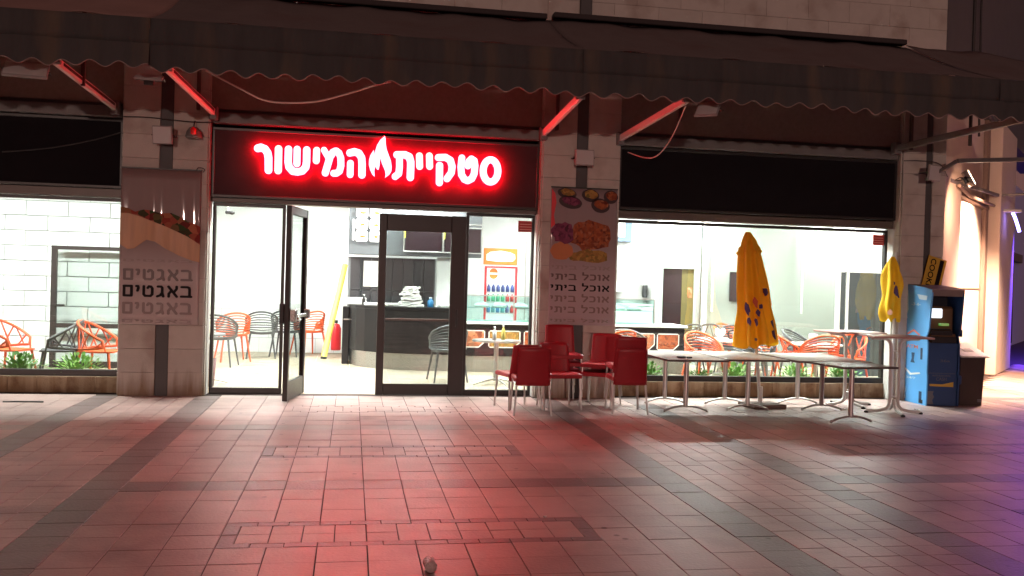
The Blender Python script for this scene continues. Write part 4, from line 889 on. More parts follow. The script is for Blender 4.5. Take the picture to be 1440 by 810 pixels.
# alarm bell lamp and dome cameras
t = thing('alarm_siren', 'small weathered siren lamp glinting red on the left pillar', 'siren', (-1.96, -.005, 3.25))
mb = MB(); mb.lathe([(.0, -.06), (.085, -.06), (.10, -.04), (.085, .02), (.05, .07), (.0, .09)], 18, 0, (0, -.09, 0)); obj('bell', mb, M_GALV, t)
mb = MB(); mb.lathe([(.0, -.055), (.03, -.04), (.035, .02), (.0, .05)], 12, 0, (.01, -.185, .02)); obj('lens', mb, mat('red_lens', (.6, .02, .02), .2, emit=(1, .02, .02), emit_s=.04), t)
mb = MB(); mb.tube([(0, -.0, .16), (0, -.05, .15), (0, -.09, .08)], .008, 6); obj('stem', mb, M_FRAME, t)
t = thing('security_camera', 'small pale dome camera under the awning left of the sign', 'camera', (-1.47, .36, 3.76))
mb = MB(); mb.cbox((-.055, -.08, .0), (.055, .06, .10), .02); obj('body', mb, M_WHITE_METAL, t)
mb = MB(); mb.lathe([(.055, 0), (.05, -.035), (.03, -.06), (0, -.07)], 16, 0, (0, -.02, 0)); obj('dome', mb, M_BLACK, t)
def cable(pts, r, m_, label, name='hanging_cable'):
    mb = MB(); P_ = []
    n = len(pts)
    for i in range(n - 1):   # catmull-rom
        p0, p1, p2, p3 = (Vector(pts[max(i - 1, 0)]), Vector(pts[i]), Vector(pts[i + 1]), Vector(pts[min(i + 2, n - 1)]))
        for k in range(6):
            s = k / 6; P_.append(.5 * ((2 * p1) + (p2 - p0) * s + (2 * p0 - 5 * p1 + 4 * p2 - p3) * s * s + (3 * p1 - p0 - 3 * p2 + p3) * s ** 3))
    P_.append(Vector(pts[-1])); mb.tube(P_, r, 6); return tag(obj(name, mb, m_), label, 'cable')
cable([(-1.62, -1.5, 3.74), (-1.3, -1.4, 3.60), (-.98, -1.2, 3.50), (-.5, -1.3, 3.50), (-.1, -1.6, 3.56), (.2, -1.85, 3.625), (.36, -1.95, 3.65)], .010, M_CABLE, 'white cable sagging under the awning above the sign')
cable([(3.74, -1.8, 3.62), (3.80, -1.2, 3.36), (3.70, -1.0, 3.16), (3.60, -.8, 3.14), (3.52, -.3, 3.27)], .007, M_CABLE, 'thin cable looping from the awning arm onto the right signboard')
cable([(-2.80, -.015, 3.42), (-2.5, -.025, 3.425), (-2.0, -.02, 3.40), (-1.75, -.03, 3.41)], .007, M_CABLED, 'dark cable stretched across the left pillar')
cable([(7.66, -.01, 3.40), (7.9, -.03, 3.41), (8.2, -.03, 3.38), (8.32, -.05, 3.2)], .006, M_CABLED, 'dark cable stretched across the corner pillar')
cable([(-1.93, -.02, 2.80), (-1.90, -.04, 2.84), (-1.83, -.04, 2.82), (-1.85, -.03, 2.78)], .005, M_CABLED, 'small loop of cable at the top corner of the sandwich poster', 'cable_loop')
cable([(-4.2, .09, 2.93), (-3.7, .10, 3.0), (-3.2, .10, 3.12), (-2.85, .10, 3.24)], .008, M_CABLED, 'dark cable rising across the left black signboard')

# ================================================================== RED STACKING CHAIRS
def red_chair():
    t = thing('stacking_chair', 'x', 'chair')
    def back(u, v):   # v 0 bottom .. 1 top
        x = (-.5 + u) * (.405 - .035 * v); z = .345 + .445 * v
        zz = z - (.03 * (1 - (2 * u - 1) ** 2) if v < .01 else 0)
        y = .195 + .075 * v - .035 * (1 - (2 * u - 1) ** 2) * (-1) * (.5 + .5 * v)
        if v > .93: z -= .008 * abs(2 * u - 1) ** 4
        return (x, y, z)
    mb = MB(); mb.grid(back, 10, 10, .012); obj('backrest', mb, M_RED, t)
    def seat(u, v):
        x = (-.5 + u) * (.40 + .01 * math.sin(v * 3)); y = -.22 + .44 * v
        z = .44 - .018 * math.sin(math.pi * u) * math.sin(math.pi * min(1, v * 1.1)) - .012 * v
        if v < .12: z -= .02 * (1 - v / .12) ** 2
        return (x, y, z)
    mb = MB(); mb.grid(seat, 8, 10, .014)
    mb.cbox((-.20, -.225, .385), (.20, -.212, .432), .004); mb.cbox((-.208, -.21, .39), (-.196, .2, .435), .004); mb.cbox((.196, -.21, .39), (.208, .2, .435), .004)
    obj('seat', mb, M_RED, t)
    for sx in (-1, 1):
        mb = MB(); mb.tube([(sx * .185, -.19, .42), (sx * .192, -.20, .25), (sx * .205, -.215, 0)], .0125, 8); obj('leg', mb, M_ALU, t)
        mb = MB(); mb.tube([(sx * .188, .18, .42), (sx * .195, .21, .25), (sx * .215, .255, 0)], .0125, 8); obj('leg', mb, M_ALU, t)
    return t
rc = red_chair(); RG = 'red stacking chairs beside the middle pillar'
dz = .073
spots = [(2.105, -1.32, 0, R(-3 + 180), 'single red chair with its back to the street, nearest the door'),
         (2.03, -.86, 0, R(180 + 14), 'red chair half hidden behind the nearest single chair by the glass'),
         (2.56, -.90, 0, R(6), 'single red chair facing the street, left of the pillar gap'),
         (2.70, -.40, 0, R(0), 'bottom red chair of the tall stack against the poster pillar'),
         (2.70, -.415, .10, R(0), 'middle red chair of the tall stack against the poster pillar'),
         (2.70, -.43, .20, R(0), 'topmost red chair of the tall stack against the poster pillar'),
         (3.315, -1.18, 0, R(180 - 4), 'lower chair of the red pair with its back to the street beside the tables'),
         (3.315, -1.14, .135, R(180 - 4), 'upper chair of the red pair with its back to the street beside the tables'),
         (3.13, -.66, 0, R(-30), 'lower chair of the red pair that faces the glowing sign'),
         (3.135, -.67, dz * 1.5, R(-30), 'upper chair of the red pair that faces the glowing sign')]
for i, (x, y, z, rz, lab) in enumerate(spots): place(rc, i > 0, lab, (x, y, z), rz, RG)

# ================================================================== LOW TABLES
def foot(t, cx_, cy_, z_top, w_=.27, arc_m=M_ALU):
    mb = MB(); mb.tube([(cx_, cy_, .06), (cx_, cy_, z_top - .03)], .029, 12); obj('column', mb, M_ALU, t)
    mb = MB(); P_ = [(cx_ + w_ * s, cy_ - .015 * (s * s), .018 + .055 * (1 - s * s)) for s in np.linspace(-1, 1, 15)]
    mb.tube(P_, .020, 8, flat=.7)
    for s in (-1, 1): mb.tube([(cx_ + w_ * s, cy_ - .015, .018), (cx_ + w_ * s, cy_ - .015, 0)], .016, 8)
    obj('arched_foot', mb, arc_m, t)
def low_table(x0, x1, y0, y1, cols, label, rz=0, mtop=M_TTOP, z=.68):
    cx_, cy_ = (x0 + x1) / 2, (y0 + y1) / 2
    t = thing('cafe_table', label, 'table', (cx_, cy_, 0), rz, 'low outdoor cafe tables')
    hw, hd = (x1 - x0) / 2, (y1 - y0) / 2
    mb = MB(); mb.cbox((-hw + .003, -hd + .003, z - .022), (hw - .003, hd - .003, z), .003); obj('tabletop', mb, mtop, t)
    mb = MB(); frame = ((-hw, -hd, hw, -hd + .004), (-hw, hd - .004, hw, hd), (-hw, -hd, -hw + .004, hd), (hw - .004, -hd, hw, hd))
    for a, b, c_, d in frame: mb.cbox((a, b, z - .024), (c_, d, z - .001), .0015)
    obj('edge_band', mb, M_EDGE, t)
    for (a, b) in cols: foot(t, a - cx_, b - cy_, z)
    mb = MB(); ys = [b - cy_ for a, b in cols]
    if len(cols) > 1: mb.bar((cols[0][0] - cx_, min(ys), z - .045), (cols[0][0] - cx_, max(ys), z - .045), .03, .03)
    mb.cbox((-hw * .6, ys[0] - .02, z - .05), (hw * .6, ys[0] + .02, z - .025), .004)
    if len(cols) > 1: mb.cbox((-hw * .6, ys[1] - .02, z - .05), (hw * .6, ys[1] + .02, z - .025), .004)
    obj('under_frame', mb, M_FRAME, t)
    return t
low_table(3.66, 4.43, -1.66, -.28, ((4.08, -1.18), (4.07, -.44)), 'white cafe table closest to the red chairs with a black ashtray')
low_table(4.47, 5.27, -1.52, -.26, ((4.95, -1.04), (4.89, -.46)), 'white cafe table just left of the closed yellow umbrella pole')
low_table(5.33, 6.30, -1.62, -.34, ((5.97, -1.01), (5.96, -.38)), 'white cafe table right of the closed yellow umbrella pole')
low_table(5.50, 6.24, -2.24, -1.50, ((5.80, -1.98),), 'brown topped cafe table nearest the street in the row of low tables', R(7), M_TTOP_B, z=.675)
t = thing('ashtray', 'small black ashtray on the corner of the first white table', 'ashtray', (3.92, -1.42, .68))
mb = MB(); mb.lathe([(0, .002), (.05, .002), (.06, .02), (.052, .022), (.042, .01), (0, .008)], 18); obj('dish', mb, M_BLACK, t)
mb = MB(); mb.cbox((.07, -.02, 0), (.13, .02, .018), .004); obj('lighter', mb, M_BLACK, t)

# ================================================================== HIGH TABLES
def high_table(cx_, cy_, label, rz, hw, z=1.0):
    t = thing('high_table', label, 'table', (cx_, cy_, 0), rz, 'high tables with bent tube legs')
    mb = MB(); mb.cbox((-hw, -.30, z - .024), (hw, .30, z), .006); obj('tabletop', mb, M_TTOP_R, t)
    for sx in (-1, 1):
        mb = MB(); P_ = [(sx * .30, 0, z - .035), (sx * .16, 0, z - .04), (sx * .10, 0, z - .055), (sx * .062, 0, z - .10), (sx * .052, 0, z - .17), (sx * .052, 0, .16), (sx * .06, 0, .10), (sx * .10, 0, .055), (sx * .2, 0, .03), (sx * .34, 0, .022)]
        mb.tube(P_, .022, 10); obj('bent_leg_tube', mb, M_WHITE_METAL, t)
    for sy in (-1, 1):
        mb = MB(); P_ = [(0, sy * .01, .18), (0, sy * .03, .10), (0, sy * .10, .05), (0, sy * .32, .022)]
        mb.tube(P_, .02, 10); obj('foot_tube', mb, M_WHITE_METAL, t)
    for p_ in ((.34, 0), (-.34, 0), (0, .32), (0, -.32)):
        mb = MB(); mb.lathe([(0, 0), (.028, 0), (.03, .02), (0, .03)], 10, 0, (p_[0], p_[1], 0)); obj('foot_cap', mb, M_BLACK, t)
    mb = MB(); mb.cbox((-.056, -.012, .78), (.056, .012, .80), .003); mb.cbox((-.056, -.012, .2), (.056, .012, .22), .003); obj('spacer', mb, M_WHITE_METAL, t)
    return t
high_table(6.60, -.55, 'high table with pale top further from the kiosk', R(8), .36, z=1.0)
high_table(6.83, -1.25, 'high table with pinkish top in front of the blue kiosk', R(-12), .37, z=.99)

# ================================================================== UMBRELLAS
def folded_canvas(h, r_top, r_bot, folds, m_, seed, spindle=False):
    def fn(u, v):
        a = 2 * math.pi * u; rr = r_top + (r_bot - r_top) * (v ** .75)
        if spindle: rr = r_top + (r_bot - r_top) * (math.sin(math.pi * min(1, v * .82)) ** .8) + .02 * math.sin(2 * a + 9 * v)
        sn = math.sin(folds * a + seed); rr *= 1 + (.17 + .12 * v) * (sn if sn > 0 else -abs(sn) ** .6) + .06 * math.sin(3 * a + 5 * v + seed)
        rr *= 1 - .10 * math.exp(-((v - .62) / .12) ** 2)
        z = h * (1 - v) + (.03 * math.sin(folds * a * 1 + 2) if v > .98 else 0)
        return (math.cos(a) * rr, math.sin(a) * rr, z)
    mb = MB(); nu, nv = 96, 22; vs = []; fs = []
    for i in range(nu):
        for j in range(nv + 1): vs.append(fn(i / nu, j / nv))
    k = nv + 1
    for i in range(nu):
        i2 = (i + 1) % nu
        for j in range(nv): fs.append((i * k + j, i * k + j + 1, i2 * k + j + 1, i2 * k + j))
    mb.add(vs, fs, 0, True)
    return mb
um = thing('closed_umbrella', 'tall closed yellow parasol with purple print standing among the white tables', 'umbrella', (5.345, -.57, 0))
um.rotation_euler = (R(0), R(-6.2), 0)
mb = MB(); mb.tube([(0, 0, .05), (0, 0, 2.28)], .022, 10); obj('pole', mb, M_WHITE_METAL, um)
mb = folded_canvas(1.30, .112, .240, 8, M_YELLOW, 1.0)
o = obj('folded_canopy', mb, M_YELLOW, um, (0, 0, .80))
mb = folded_canvas(.28, .02, .135, 8, M_YELLOW, 1.0); o = obj('top_cap', mb, M_YELLOW, um, (0, 0, 2.01))
def print_patch(name, parent, cx_, cz_, pts, r_, m_, zrot=0):
    """print lying on the folded canvas at angle around the pole"""
    mb = MB(); n = len(pts); vs = []
    for (a, z) in pts:
        aa = cx_ + a / r_(cz_ + z); rr = r_(cz_ + z) + .004
        vs.append((math.cos(aa) * rr, math.sin(aa) * rr, cz_ + z))
    rim = [(x * .9, y * .9, z) for x, y, z in vs]
    mb.add(vs + rim, [tuple(range(n))] + [(i, (i + 1) % n, n + (i + 1) % n, n + i) for i in range(n)])
    return obj(name, mb, m_, parent)
rfun = lambda z: (.112 + .13 * max(0, min(1, (2.1 - z) / 1.3)) ** .75) * 1.15
rg = random.Random(5)
for (a, z, rx, rz_, m_) in ((-1.05, 1.50, .045, .05, M_PURPLE), (-.62, 1.38, .035, .07, M_REDPRINT), (-1.85, 1.38, .03, .07, M_REDPRINT), (-2.35, 1.30, .035, .09, M_PURPLE), (-2.25, 1.13, .025, .05, M_PURPLE),
                            (-1.75, 1.24, .028, .045, M_PURPLE), (-1.9, 1.12, .02, .06, M_PURPLE), (-1.55, 1.31, .025, .03, M_PURPLE), (-.75, 1.02, .035, .10, M_PURPLE), (-.85, .93, .02, .06, M_PURPLE), (-1.98, .90, .02, .02, M_INK2)):
    print_patch('print_mark', um, a, z, blob(0, 0, rx, rz_, 12, .25, rg.randint(0, 99), .2), rfun, m_)
t = thing('umbrella_base', 'flat dark stone base plate at the yellow parasol foot', 'base', (5.30, -.72, 0), R(8))
mb = MB(); mb.cbox((-.24, -.20, 0), (.24, .20, .05), .01); obj('slab', mb, mat('base_slab', (.16, .11, .09), .8, var=.15), t)
mb = MB(); mb.tube([(.05, .13, .05), (.05, .13, .25)], .032, 10); obj('socket', mb, M_WHITE_METAL, t)
u2 = thing('closed_umbrella', 'smaller bright yellow folded parasol hanging at the right window edge', 'umbrella', (7.62, .05, 0))
mb = MB(); mb.tube([(0, 0, .02), (0, 0, 2.10)], .018, 10); obj('pole', mb, M_WHITE_METAL, u2)
mb = folded_canvas(.90, .022, .135, 5, M_YELLOW2, .4, True); obj('folded_canopy', mb, M_YELLOW2, u2, (-.07, -.03, 1.14))
rf2 = lambda z: (.03 + .105 * max(0, min(1, (2.04 - z) / .9)) ** .75) * 1.25
for (a, z, rx, rz_, m_) in ((-1.6, 1.56, .035, .07, M_PURPLE), (-1.9, 1.66, .02, .03, M_PURPLE), (-1.3, 1.50, .02, .04, M_PURPLE), (-2.2, 1.25, .03, .04, mat('pink_print', (.8, .45, .35), .7))):
    o = print_patch('print_mark', u2, a, z, blob(0, 0, rx, rz_, 12, .2, rg.randint(0, 99)), rf2, m_); o.location = (-.07, -.03, 0)

# ================================================================== BLUE KIOSK
kx, ky = 7.755, -.55
K = thing('self_service_kiosk', 'blue self service machine with a lit screen standing against the corner pillar', 'kiosk', (kx, ky, 0), R(-4))
KW, KD = .47, .64
def side_prof(): return [(0, 0), (KD, 0), (KD, 1.66), (.13, 1.62), (-.07, 1.585), (-.07, 1.52), (-.02, 1.05), (.035, .95), (.0, .86), (0, .45), (-.012, .42), (-.012, .38)]
def side_panel(x, th):
    pr = side_prof(); mb = MB(); n = len(pr)
    vs = [(x, y, z) for y, z in pr] + [(x + th, y, z) for y, z in pr]
    mb.add(vs, [tuple(range(n)), tuple(range(n, 2 * n))[::-1]] + [((i + 1) % n, i, n + i, n + (i + 1) % n) for i in range(n)])
    return mb
obj('side_panel', side_panel(0, .02), M_KBLUE, K); obj('side_panel', side_panel(KW - .02, .02), M_KNAVY, K)
mb = MB(); mb.cbox((.021, .02, .0), (KW - .021, KD - .01, .86), .006); obj('lower_body', mb, M_KNAVY, K)
mb = MB(); mb.cbox((.021, .30, .862), (KW - .021, KD - .01, 1.60), .004); obj('recess_back', mb, M_KINNER, K)
mb = MB(); mb.add([(0.0, -.075, 1.59), (KW, -.075, 1.59), (KW, .13, 1.625), (0, .13, 1.625), (0, KD, 1.665), (KW, KD, 1.665), (0, -.075, 1.55), (KW, -.075, 1.55), (0, KD, 1.62), (KW, KD, 1.62)],
                  [(0, 1, 2, 3), (3, 2, 5, 4), (6, 7, 1, 0), (8, 9, 7, 6)][:3]); mb.cbox((.021, -.065, 1.50), (KW - .021, KD - .02, 1.585), .004)
obj('roof', mb, M_KROOF, K)
mb = MB(); mb.cbox((.04, .10, 1.0), (KW - .04, .295, 1.36), .03); mb.cbox((.05, .02, .90), (KW - .05, .29, .99), .015); obj('fascia', mb, M_KBRASS, K)
mb = MB(); mb.cbox((.03, .06, 1.20), (.24, .098, 1.33), .012, 0); obj('screen', mb, E_SCREEN, K)
mb = MB(); mb.cbox((.06, .015, 1.035), (.34, .096, 1.055), .004); mb.cbox((.055, .0, .965), (.36, .018, 1.03), .006); obj('card_tray', mb, M_BLACK, K)
mb = MB(); mb.cbox((.20, .03, 1.095), (.32, .095, 1.13), .005); obj('green_keypad_light', mb, E_GREEN, K)
mb = MB(); mb.cbox((.05, .0, .86), (KW - .05, .05, .95), .01); obj('tray_shadow_box', mb, M_BLACK, K)
# prints: side
sm = Matrix(((0, -1, 0, 0), (-1, 0, 0, KD), (0, 0, 1, 0), (0, 0, 0, 1)))
def side_poly(name, pts, m_):   # pts (u from rear to front edge, z) on the side panel at x = 0
    mb = flat_poly([(u, z) for u, z in pts], 0, .002)
    # map local (x, y, z) -> (y_depth)
    v = [(y - .0005, KD - x, z) for x, y, z in mb.v]
    mb2 = MB(); mb2.add(v, mb.f); return obj(name, mb2, m_, K)
side_poly('print_band', [(.02, 1.58), (.10, 1.57), (.12, 1.3), (.08, 1.22), (.10, 1.18), (.03, 1.1)], M_PALEPRINT)
side_poly('print_chevron', [(.10, .96), (.28, 1.03), (.45, .96), (.42, .945), (.28, 1.0), (.13, .945)], M_ORPRINT)
side_poly('print_highlight', [(.34, 1.52), (.60, 1.50), (.58, 1.44), (.40, 1.45)], M_PALEPRINT)
side_poly('print_swoosh', [(.04, .47), (.22, .38), (.48, .42), (.46, .44), (.24, .41), (.05, .49)], M_WHITEP)
side_poly('print_band', [(.01, .22), (.10, .21), (.12, .15), (.09, .10), (.12, .04), (.02, .03)], M_PALEPRINT)
side_poly('print_box', [(.47, .78), (.52, .78), (.52, .62), (.47, .62)], M_DKPRINT)
side_poly('print_box', [(.24, .70), (.32, .70), (.30, .60), (.33, .56), (.22, .56), (.25, .62)], M_DKPRINT)
side_poly('print_box', [(.46, .18), (.53, .18), (.53, .02), (.46, .02)], M_DKPRINT)
side_poly('vent_grille', [(.46, .07), (.56, .07), (.56, .02), (.46, .02)], M_BLACK)
def side_text(body, u0, u1, z0, z1, m_, heb=True):
    o = text_mesh('lettering', body, u0, u1, z0, z1, 0, m_, .002, .01, heb, K)
    n = len(o.data.vertices); co = np.zeros(n * 3); o.data.vertices.foreach_get('co', co); co = co.reshape(-1, 3)
    q = np.stack([co[:, 1] - .0005, KD - co[:, 0], co[:, 2]], 1); o.data.vertices.foreach_set('co', q.ravel()); o.data.update()
side_text('-3-6-', .20, .44, 1.36, 1.40, M_PALEPRINT, False)
side_text('ATM', .10, .40, .76, .81, M_ORPRINT, False)
side_text('24/7', .12, .36, .80 - .47, .36, M_PALEPRINT, False)
# front prints
def front_poly(name, pts, m_): return obj(name, flat_poly(pts, .0185, .002), m_, K)
front_poly('print_swoosh', [(.055, .30), (.24, .295), (.40, .33), (.40, .26), (.06, .27)], M_GOLD)
front_poly('print_band', [(.02, .20), (.12, .20), (.105, .16), (.13, .12), (.10, .08), (.12, .02), (.02, .02)], M_GREYPRINT)
front_poly('print_line', [(.03, .445), (.42, .44), (.42, .446), (.03, .451)], M_GREYPRINT)
text_mesh('lettering', 'CASH', .15, .30, .345, .39, .0185, M_GREYPRINT, .002, .01, False, K)
text_mesh('lettering', 'WITHDRAWAL', .09, .36, .40, .425, .0185, M_GREYPRINT, .002, .008, False, K)
text_mesh('lettering', '36a', .20, .34, .60, .635, .0185, M_GREYPRINT, .002, .01, False, K)
mb = MB(); mb.cbox((KW + .001, -.02, .95), (KW + .02, .06, 1.05), .005); mb.cbox((KW, .0, .30), (KW + .04, .3, .42), .01); obj('side_box', mb, M_KNAVY, K)

# bin right of kiosk
B_ = thing('litter_bin', 'dark waste bin with a sloped lid right of the blue kiosk', 'bin', (8.30, -.50, 0), R(-2))
mb = MB(); mb.add([(0, 0, 0), (.33, 0, 0), (.33, .40, 0), (0, .40, 0), (-.01, -.01, .66), (.36, -.01, .66), (.36, .42, .80), (-.01, .42, .80)],
                  [(0, 3, 2, 1), (0, 1, 5, 4), (1, 2, 6, 5), (2, 3, 7, 6), (3, 0, 4, 7), (4, 5, 6, 7)]); obj('body', mb, mat('bin_dark', (.035, .022, .018), .5, var=.15, bump=.05), B_)
mb = MB(); mt = Matrix.Translation((-.03, -.05, .665)) @ Matrix.Rotation(R(18), 4, 'X'); mb.cbox((0, 0, 0), (.43, .52, .022), .006, 0, mt); obj('lid', mb, M_WHITE_METAL, B_)
mb = MB(); mb.cbox((.15, .18, .023), (.30, .28, .027), .001, 0, mt); obj('lid_label', mb, M_INK2, B_)
mb = MB(); mb.cbox((.26, -.012, .05), (.32, -.002, .09), .002); obj('sticker', mb, M_GREYPRINT, B_)

# yellow card sign behind kiosk
ck = thing('yellow_card_sign', 'tilted yellow card lettered COOKIE standing behind the blue kiosk', 'sign', (8.10, -.045, 1.60)); ck.rotation_euler = (R(-3), R(15), 0)
mb = MB(); mb.cbox((-.14, -.012, -.1), (.155, 0, .46), .003); obj('board', mb, M_CARTON, ck)
mb = MB(); mb.cbox((.05, -.016, -.1), (.115, -.0125, .44), .001); obj('black_stripe', mb, M_INK, ck)
o = text_mesh('lettering', 'COOKIE', 0, .46, 0, .085, 0, M_INK, .003, .015, False, ck)
o.rotation_euler = (0, R(90), 0); o.location = (-.09, -.0125, .43)

# litter on the paving
t = thing('twig', 'thin dark strip lying on the paving at the far left', 'debris', (-3.66, -.63, .004), R(1)); mb = MB(); mb.tube([(-.22, 0, .004), (-.05, .006, .006), (.1, -.004, .006), (.21, .004, .004)], .009, 6); obj('strip', mb, M_CABLED, t)
mb = MB(); mb.lathe([(0, .0), (.03, .0), (.033, .01), (.033, .095), (.02, .11), (.012, .13), (.0, .13)], 14)
t = thing('crushed_cup', 'crumpled clear plastic cup lying at the bottom edge of the paving', 'litter', (.455, -7.12, .035), R(94)); 
o = obj('cup_body', mb, mat('crumpled_plastic', (.62, .45, .43), .25, var=.3, scale=30, bump=.8, bscale=40), t); o.rotation_euler = (R(0), R(90), 0)
for (x, y, s, lab) in ((6.24, -1.30, .04, 'white paper scrap beside the high table foot'), (7.36, -.95, .045, 'white paper scrap in front of the kiosk'), (6.35, -.92, .03, 'tiny white scrap between the two high tables'), (1.30, -6.02, .012, 'tiny cigarette stub on the dark paving border')):
    mb = MB(); mb.grid(lambda u, v: ((u - .5) * s * 2, (v - .5) * s, .006 + .006 * math.sin(u * 7 + v * 4)), 5, 4, .001)
    tag(obj('paper_scrap', mb, M_PAPER, None, (x, y, 0), .4), lab, 'litter')
# ================================================================== INTERIOR
IN_POLY = [(-9, .36), (8.35, .36), (14.3, 6.95), (-9, 6.95)]
fl = MB(); fl.prism(IN_POLY, -.2, -.002); struct('interior_floor', fl, M_ROOMFLOOR)
fl = MB()
for i in range(-14, 21):
    fl.box((i * .6, .37 + max(0, (i * .6 - 8.2) * 1.1), -.0015), (i * .6 + .006, 6.7, .0005))
for j in range(1, 12): fl.box((-9, .37 + j * .6, -.0014), (8.3 + j * .5, .376 + j * .6, .0004))
o = obj('floor_joints', fl, mat('floor_joint', (.50, .44, .34), .6), bpy.data.objects['interior_floor'])
ce = MB(); ce.prism([(-9, .5), (8.35, .5), (14.2, 6.95), (-9, 6.95)], 3.30, 3.40); struct('ceiling', ce, M_ROOMWALL)
def wall(name, a, b, label, m_=M_ROOMWALL):
    mb = MB(); mb.box(a, b); o = obj(name, mb, m_); return tag(o, label, 'wall')
# left white block wall with real blocks
bwl = thing('block_wall', 'white painted block wall behind the left window', 'wall', (-8.0, 3.5, 0))
mb = MB(); mb.box((0, .035, 0), (4.55, .12, 3.29)); obj('core', mb, M_BRICKJ, bwl)
cache = {}; h = .235
for r_ in range(14):
    x = -.3 * (r_ % 2) - .12
    while x < 4.55:
        a, b = max(0, x), min(4.55, x + .62)
        if b - a > .05:
            k = round(b - a, 3)
            if k not in cache: mb = MB(); mb.cbox((.006, 0, .006), (k - .006, .036, h - .006), .004); cache[k] = mb.mesh('wall_block', M_BRICKW)
            obj('wall_block', cache[k], None, bwl, (a, random.uniform(-.002, .002), r_ * h))
        x += .62
wall('room_wall', (-3.44, 3.62, 0), (-3.3, 6.8, 3.3), 'white return wall beyond the left pillar')
wall('room_wall', (-3.44, 6.7, 0), (13.9, 6.9, 3.3), 'white back wall of the restaurant')
wall('room_wall', (-9.1, .4, 0), (-9.0, 4, 3.3), 'white end wall far left of the restaurant')
mb = MB()
for z in (.28, .56, .84): mb.box((-3.3, 6.692, z), (-.2, 6.699, z + .008))
for i in range(9):
    for k in range(3): mb.box((-3.2 + i * .36 + .18 * (k % 2), 6.692, .0 + k * .28), (-3.194 + i * .36 + .18 * (k % 2), 6.699, .28 + k * .28))
obj('wall_tile_joints', mb, M_BRICKJ, [o for o in bpy.data.objects if o.get('label') == 'white back wall of the restaurant'][0])
# black framed door in front of block wall
t = thing('black_framed_door', 'black framed glass door against the white block wall', 'door', (-4.58, 3.3, 0))
f = MB(); f.cbox((0, 0, 0), (.085, .06, 1.89), .006); f.cbox((.085, 0, 1.83), (1.6, .06, 1.89), .006); f.cbox((.085, .002, .62), (1.6, .058, .69), .006); f.cbox((1.6, 0, 0), (1.68, .06, 1.89), .006); f.cbox((.085, .002, 0), (1.6, .058, .1), .006)
obj('frame', f, M_FRAME, t)
p = MB(); p.box((.087, .025, .102), (1.598, .033, .618)); p.box((.087, .025, .692), (1.598, .033, 1.828)); obj('pane', p, M_GLASS, t)
p = MB(); p.cbox((.04, -.05, .96), (.22, -.02, .985), .004); obj('handle', p, M_FRAME, t)
mb = MB(); mb.cbox((.02, -.012, 0), (.075, 0, .5), .004); obj('kick_strip', mb, M_FRAME, t)

# ceiling light panels
cl = MB(); cl.cbox((-.62, -.16, 0), (.62, .16, .03), .005)
lp = thing('ceiling_light', 'x', 'light', (0, 0, 0), 0, 'long ceiling light panels inside the restaurant')
obj('housing', cl, M_WHITEP, lp); q = MB(); q.box((-.6, -.14, -.004), (.6, .14, -.0005)); obj('diffuser', q, E_CEIL, lp); rear_me = q.mesh('diffuser', E_CEIL2)
k = 0
nm_ = ['far left', 'left', 'left of centre', 'centre', 'right of centre', 'right', 'far right']
for j, y in enumerate((1.1, 4.5)):
    for i, x in enumerate((-6.5, -4.2, -1.2, 1.2, 4.0, 6.4, 8.0 if y < 2 else 9.6)):
        if y > 4 and x < -4: continue
        q_ = place(lp, k > 0, 'ceiling light panel, %s of the %s row' % (nm_[i], ('front', 'rear')[j]), (x, y, 3.255), 0); k += 1
        if j:
            dch = [c_ for c_ in q_.children if c_.name.startswith('diffuser')][0]; dch.data = rear_me

# ------------------------------------------------------------------ counter
cnt = thing('service_counter', 'black curved service counter with a steel kick band', 'counter', (0, 0, 0))
def off_path(path, d):
    out = []
    for i, p in enumerate(path):
        a = Vector(path[max(i - 1, 0)]); b = Vector(path[min(i + 1, len(path) - 1)]); t_ = (b - a).normalized(); out.append((p[0] + t_.y * d, p[1] - t_.x * d))
    return out
path = [(.0, 4.9), (.0, 4.55), (.03, 4.35), (.12, 4.12), (.26, 3.92), (.45, 3.75), (.72, 3.60), (1.0, 3.51), (1.35, 3.44), (1.72, 3.40)]
def ribbon(path, z0, z1, d0, d1, m_, name, parent):
    a = off_path(path, d0); b = off_path(path, d1); mb = MB(); n = len(path)
    vs = [(x, y, z0) for x, y in a] + [(x, y, z0) for x, y in b] + [(x, y, z1) for x, y in a] + [(x, y, z1) for x, y in b]; fs = []
    for i in range(n - 1):
        fs += [(i, i + 1, 2 * n + i + 1, 2 * n + i), (n + i + 1, n + i, 3 * n + i, 3 * n + i + 1), (2 * n + i, 2 * n + i + 1, 3 * n + i + 1, 3 * n + i), (i + 1, i, n + i, n + i + 1)]
    fs += [(n, 0, 2 * n, 3 * n), (n - 1, 2 * n - 1, 4 * n - 1, 3 * n - 1)]
    mb.add(vs, fs, 0, False); return obj(name, mb, m_, parent)
ribbon(path, .0, .27, .0, -.10, M_STEEL, 'steel_kick_band', cnt)
ribbon(path, .275, 1.0, .03, -.12, M_COUNTER, 'front_panel', cnt)
ribbon(path, 1.003, 1.05, .05, -.55, M_COUNTER, 'countertop', cnt)
mb = MB(); mb.cbox((-.14, 4.45, 0), (-.02, 5.1, 1.0), .01); obj('end_panel', mb, M_COUNTER, cnt)
mb = MB(); mb.cbox((-.12, 4.3, 0.78), (1.7, 4.36, .80), .003); obj('rail', mb, M_STEEL, cnt)
bar_ = thing('display_counter', 'long black serving counter with food photos and a white top', 'counter', (0, 3.34, 0))
X0, X1 = 1.74, 5.72
mb = MB(); mb.cbox((X0, 0, 0), (X1, .05, .27), .004); obj('steel_kick_band', mb, M_STEEL, bar_)
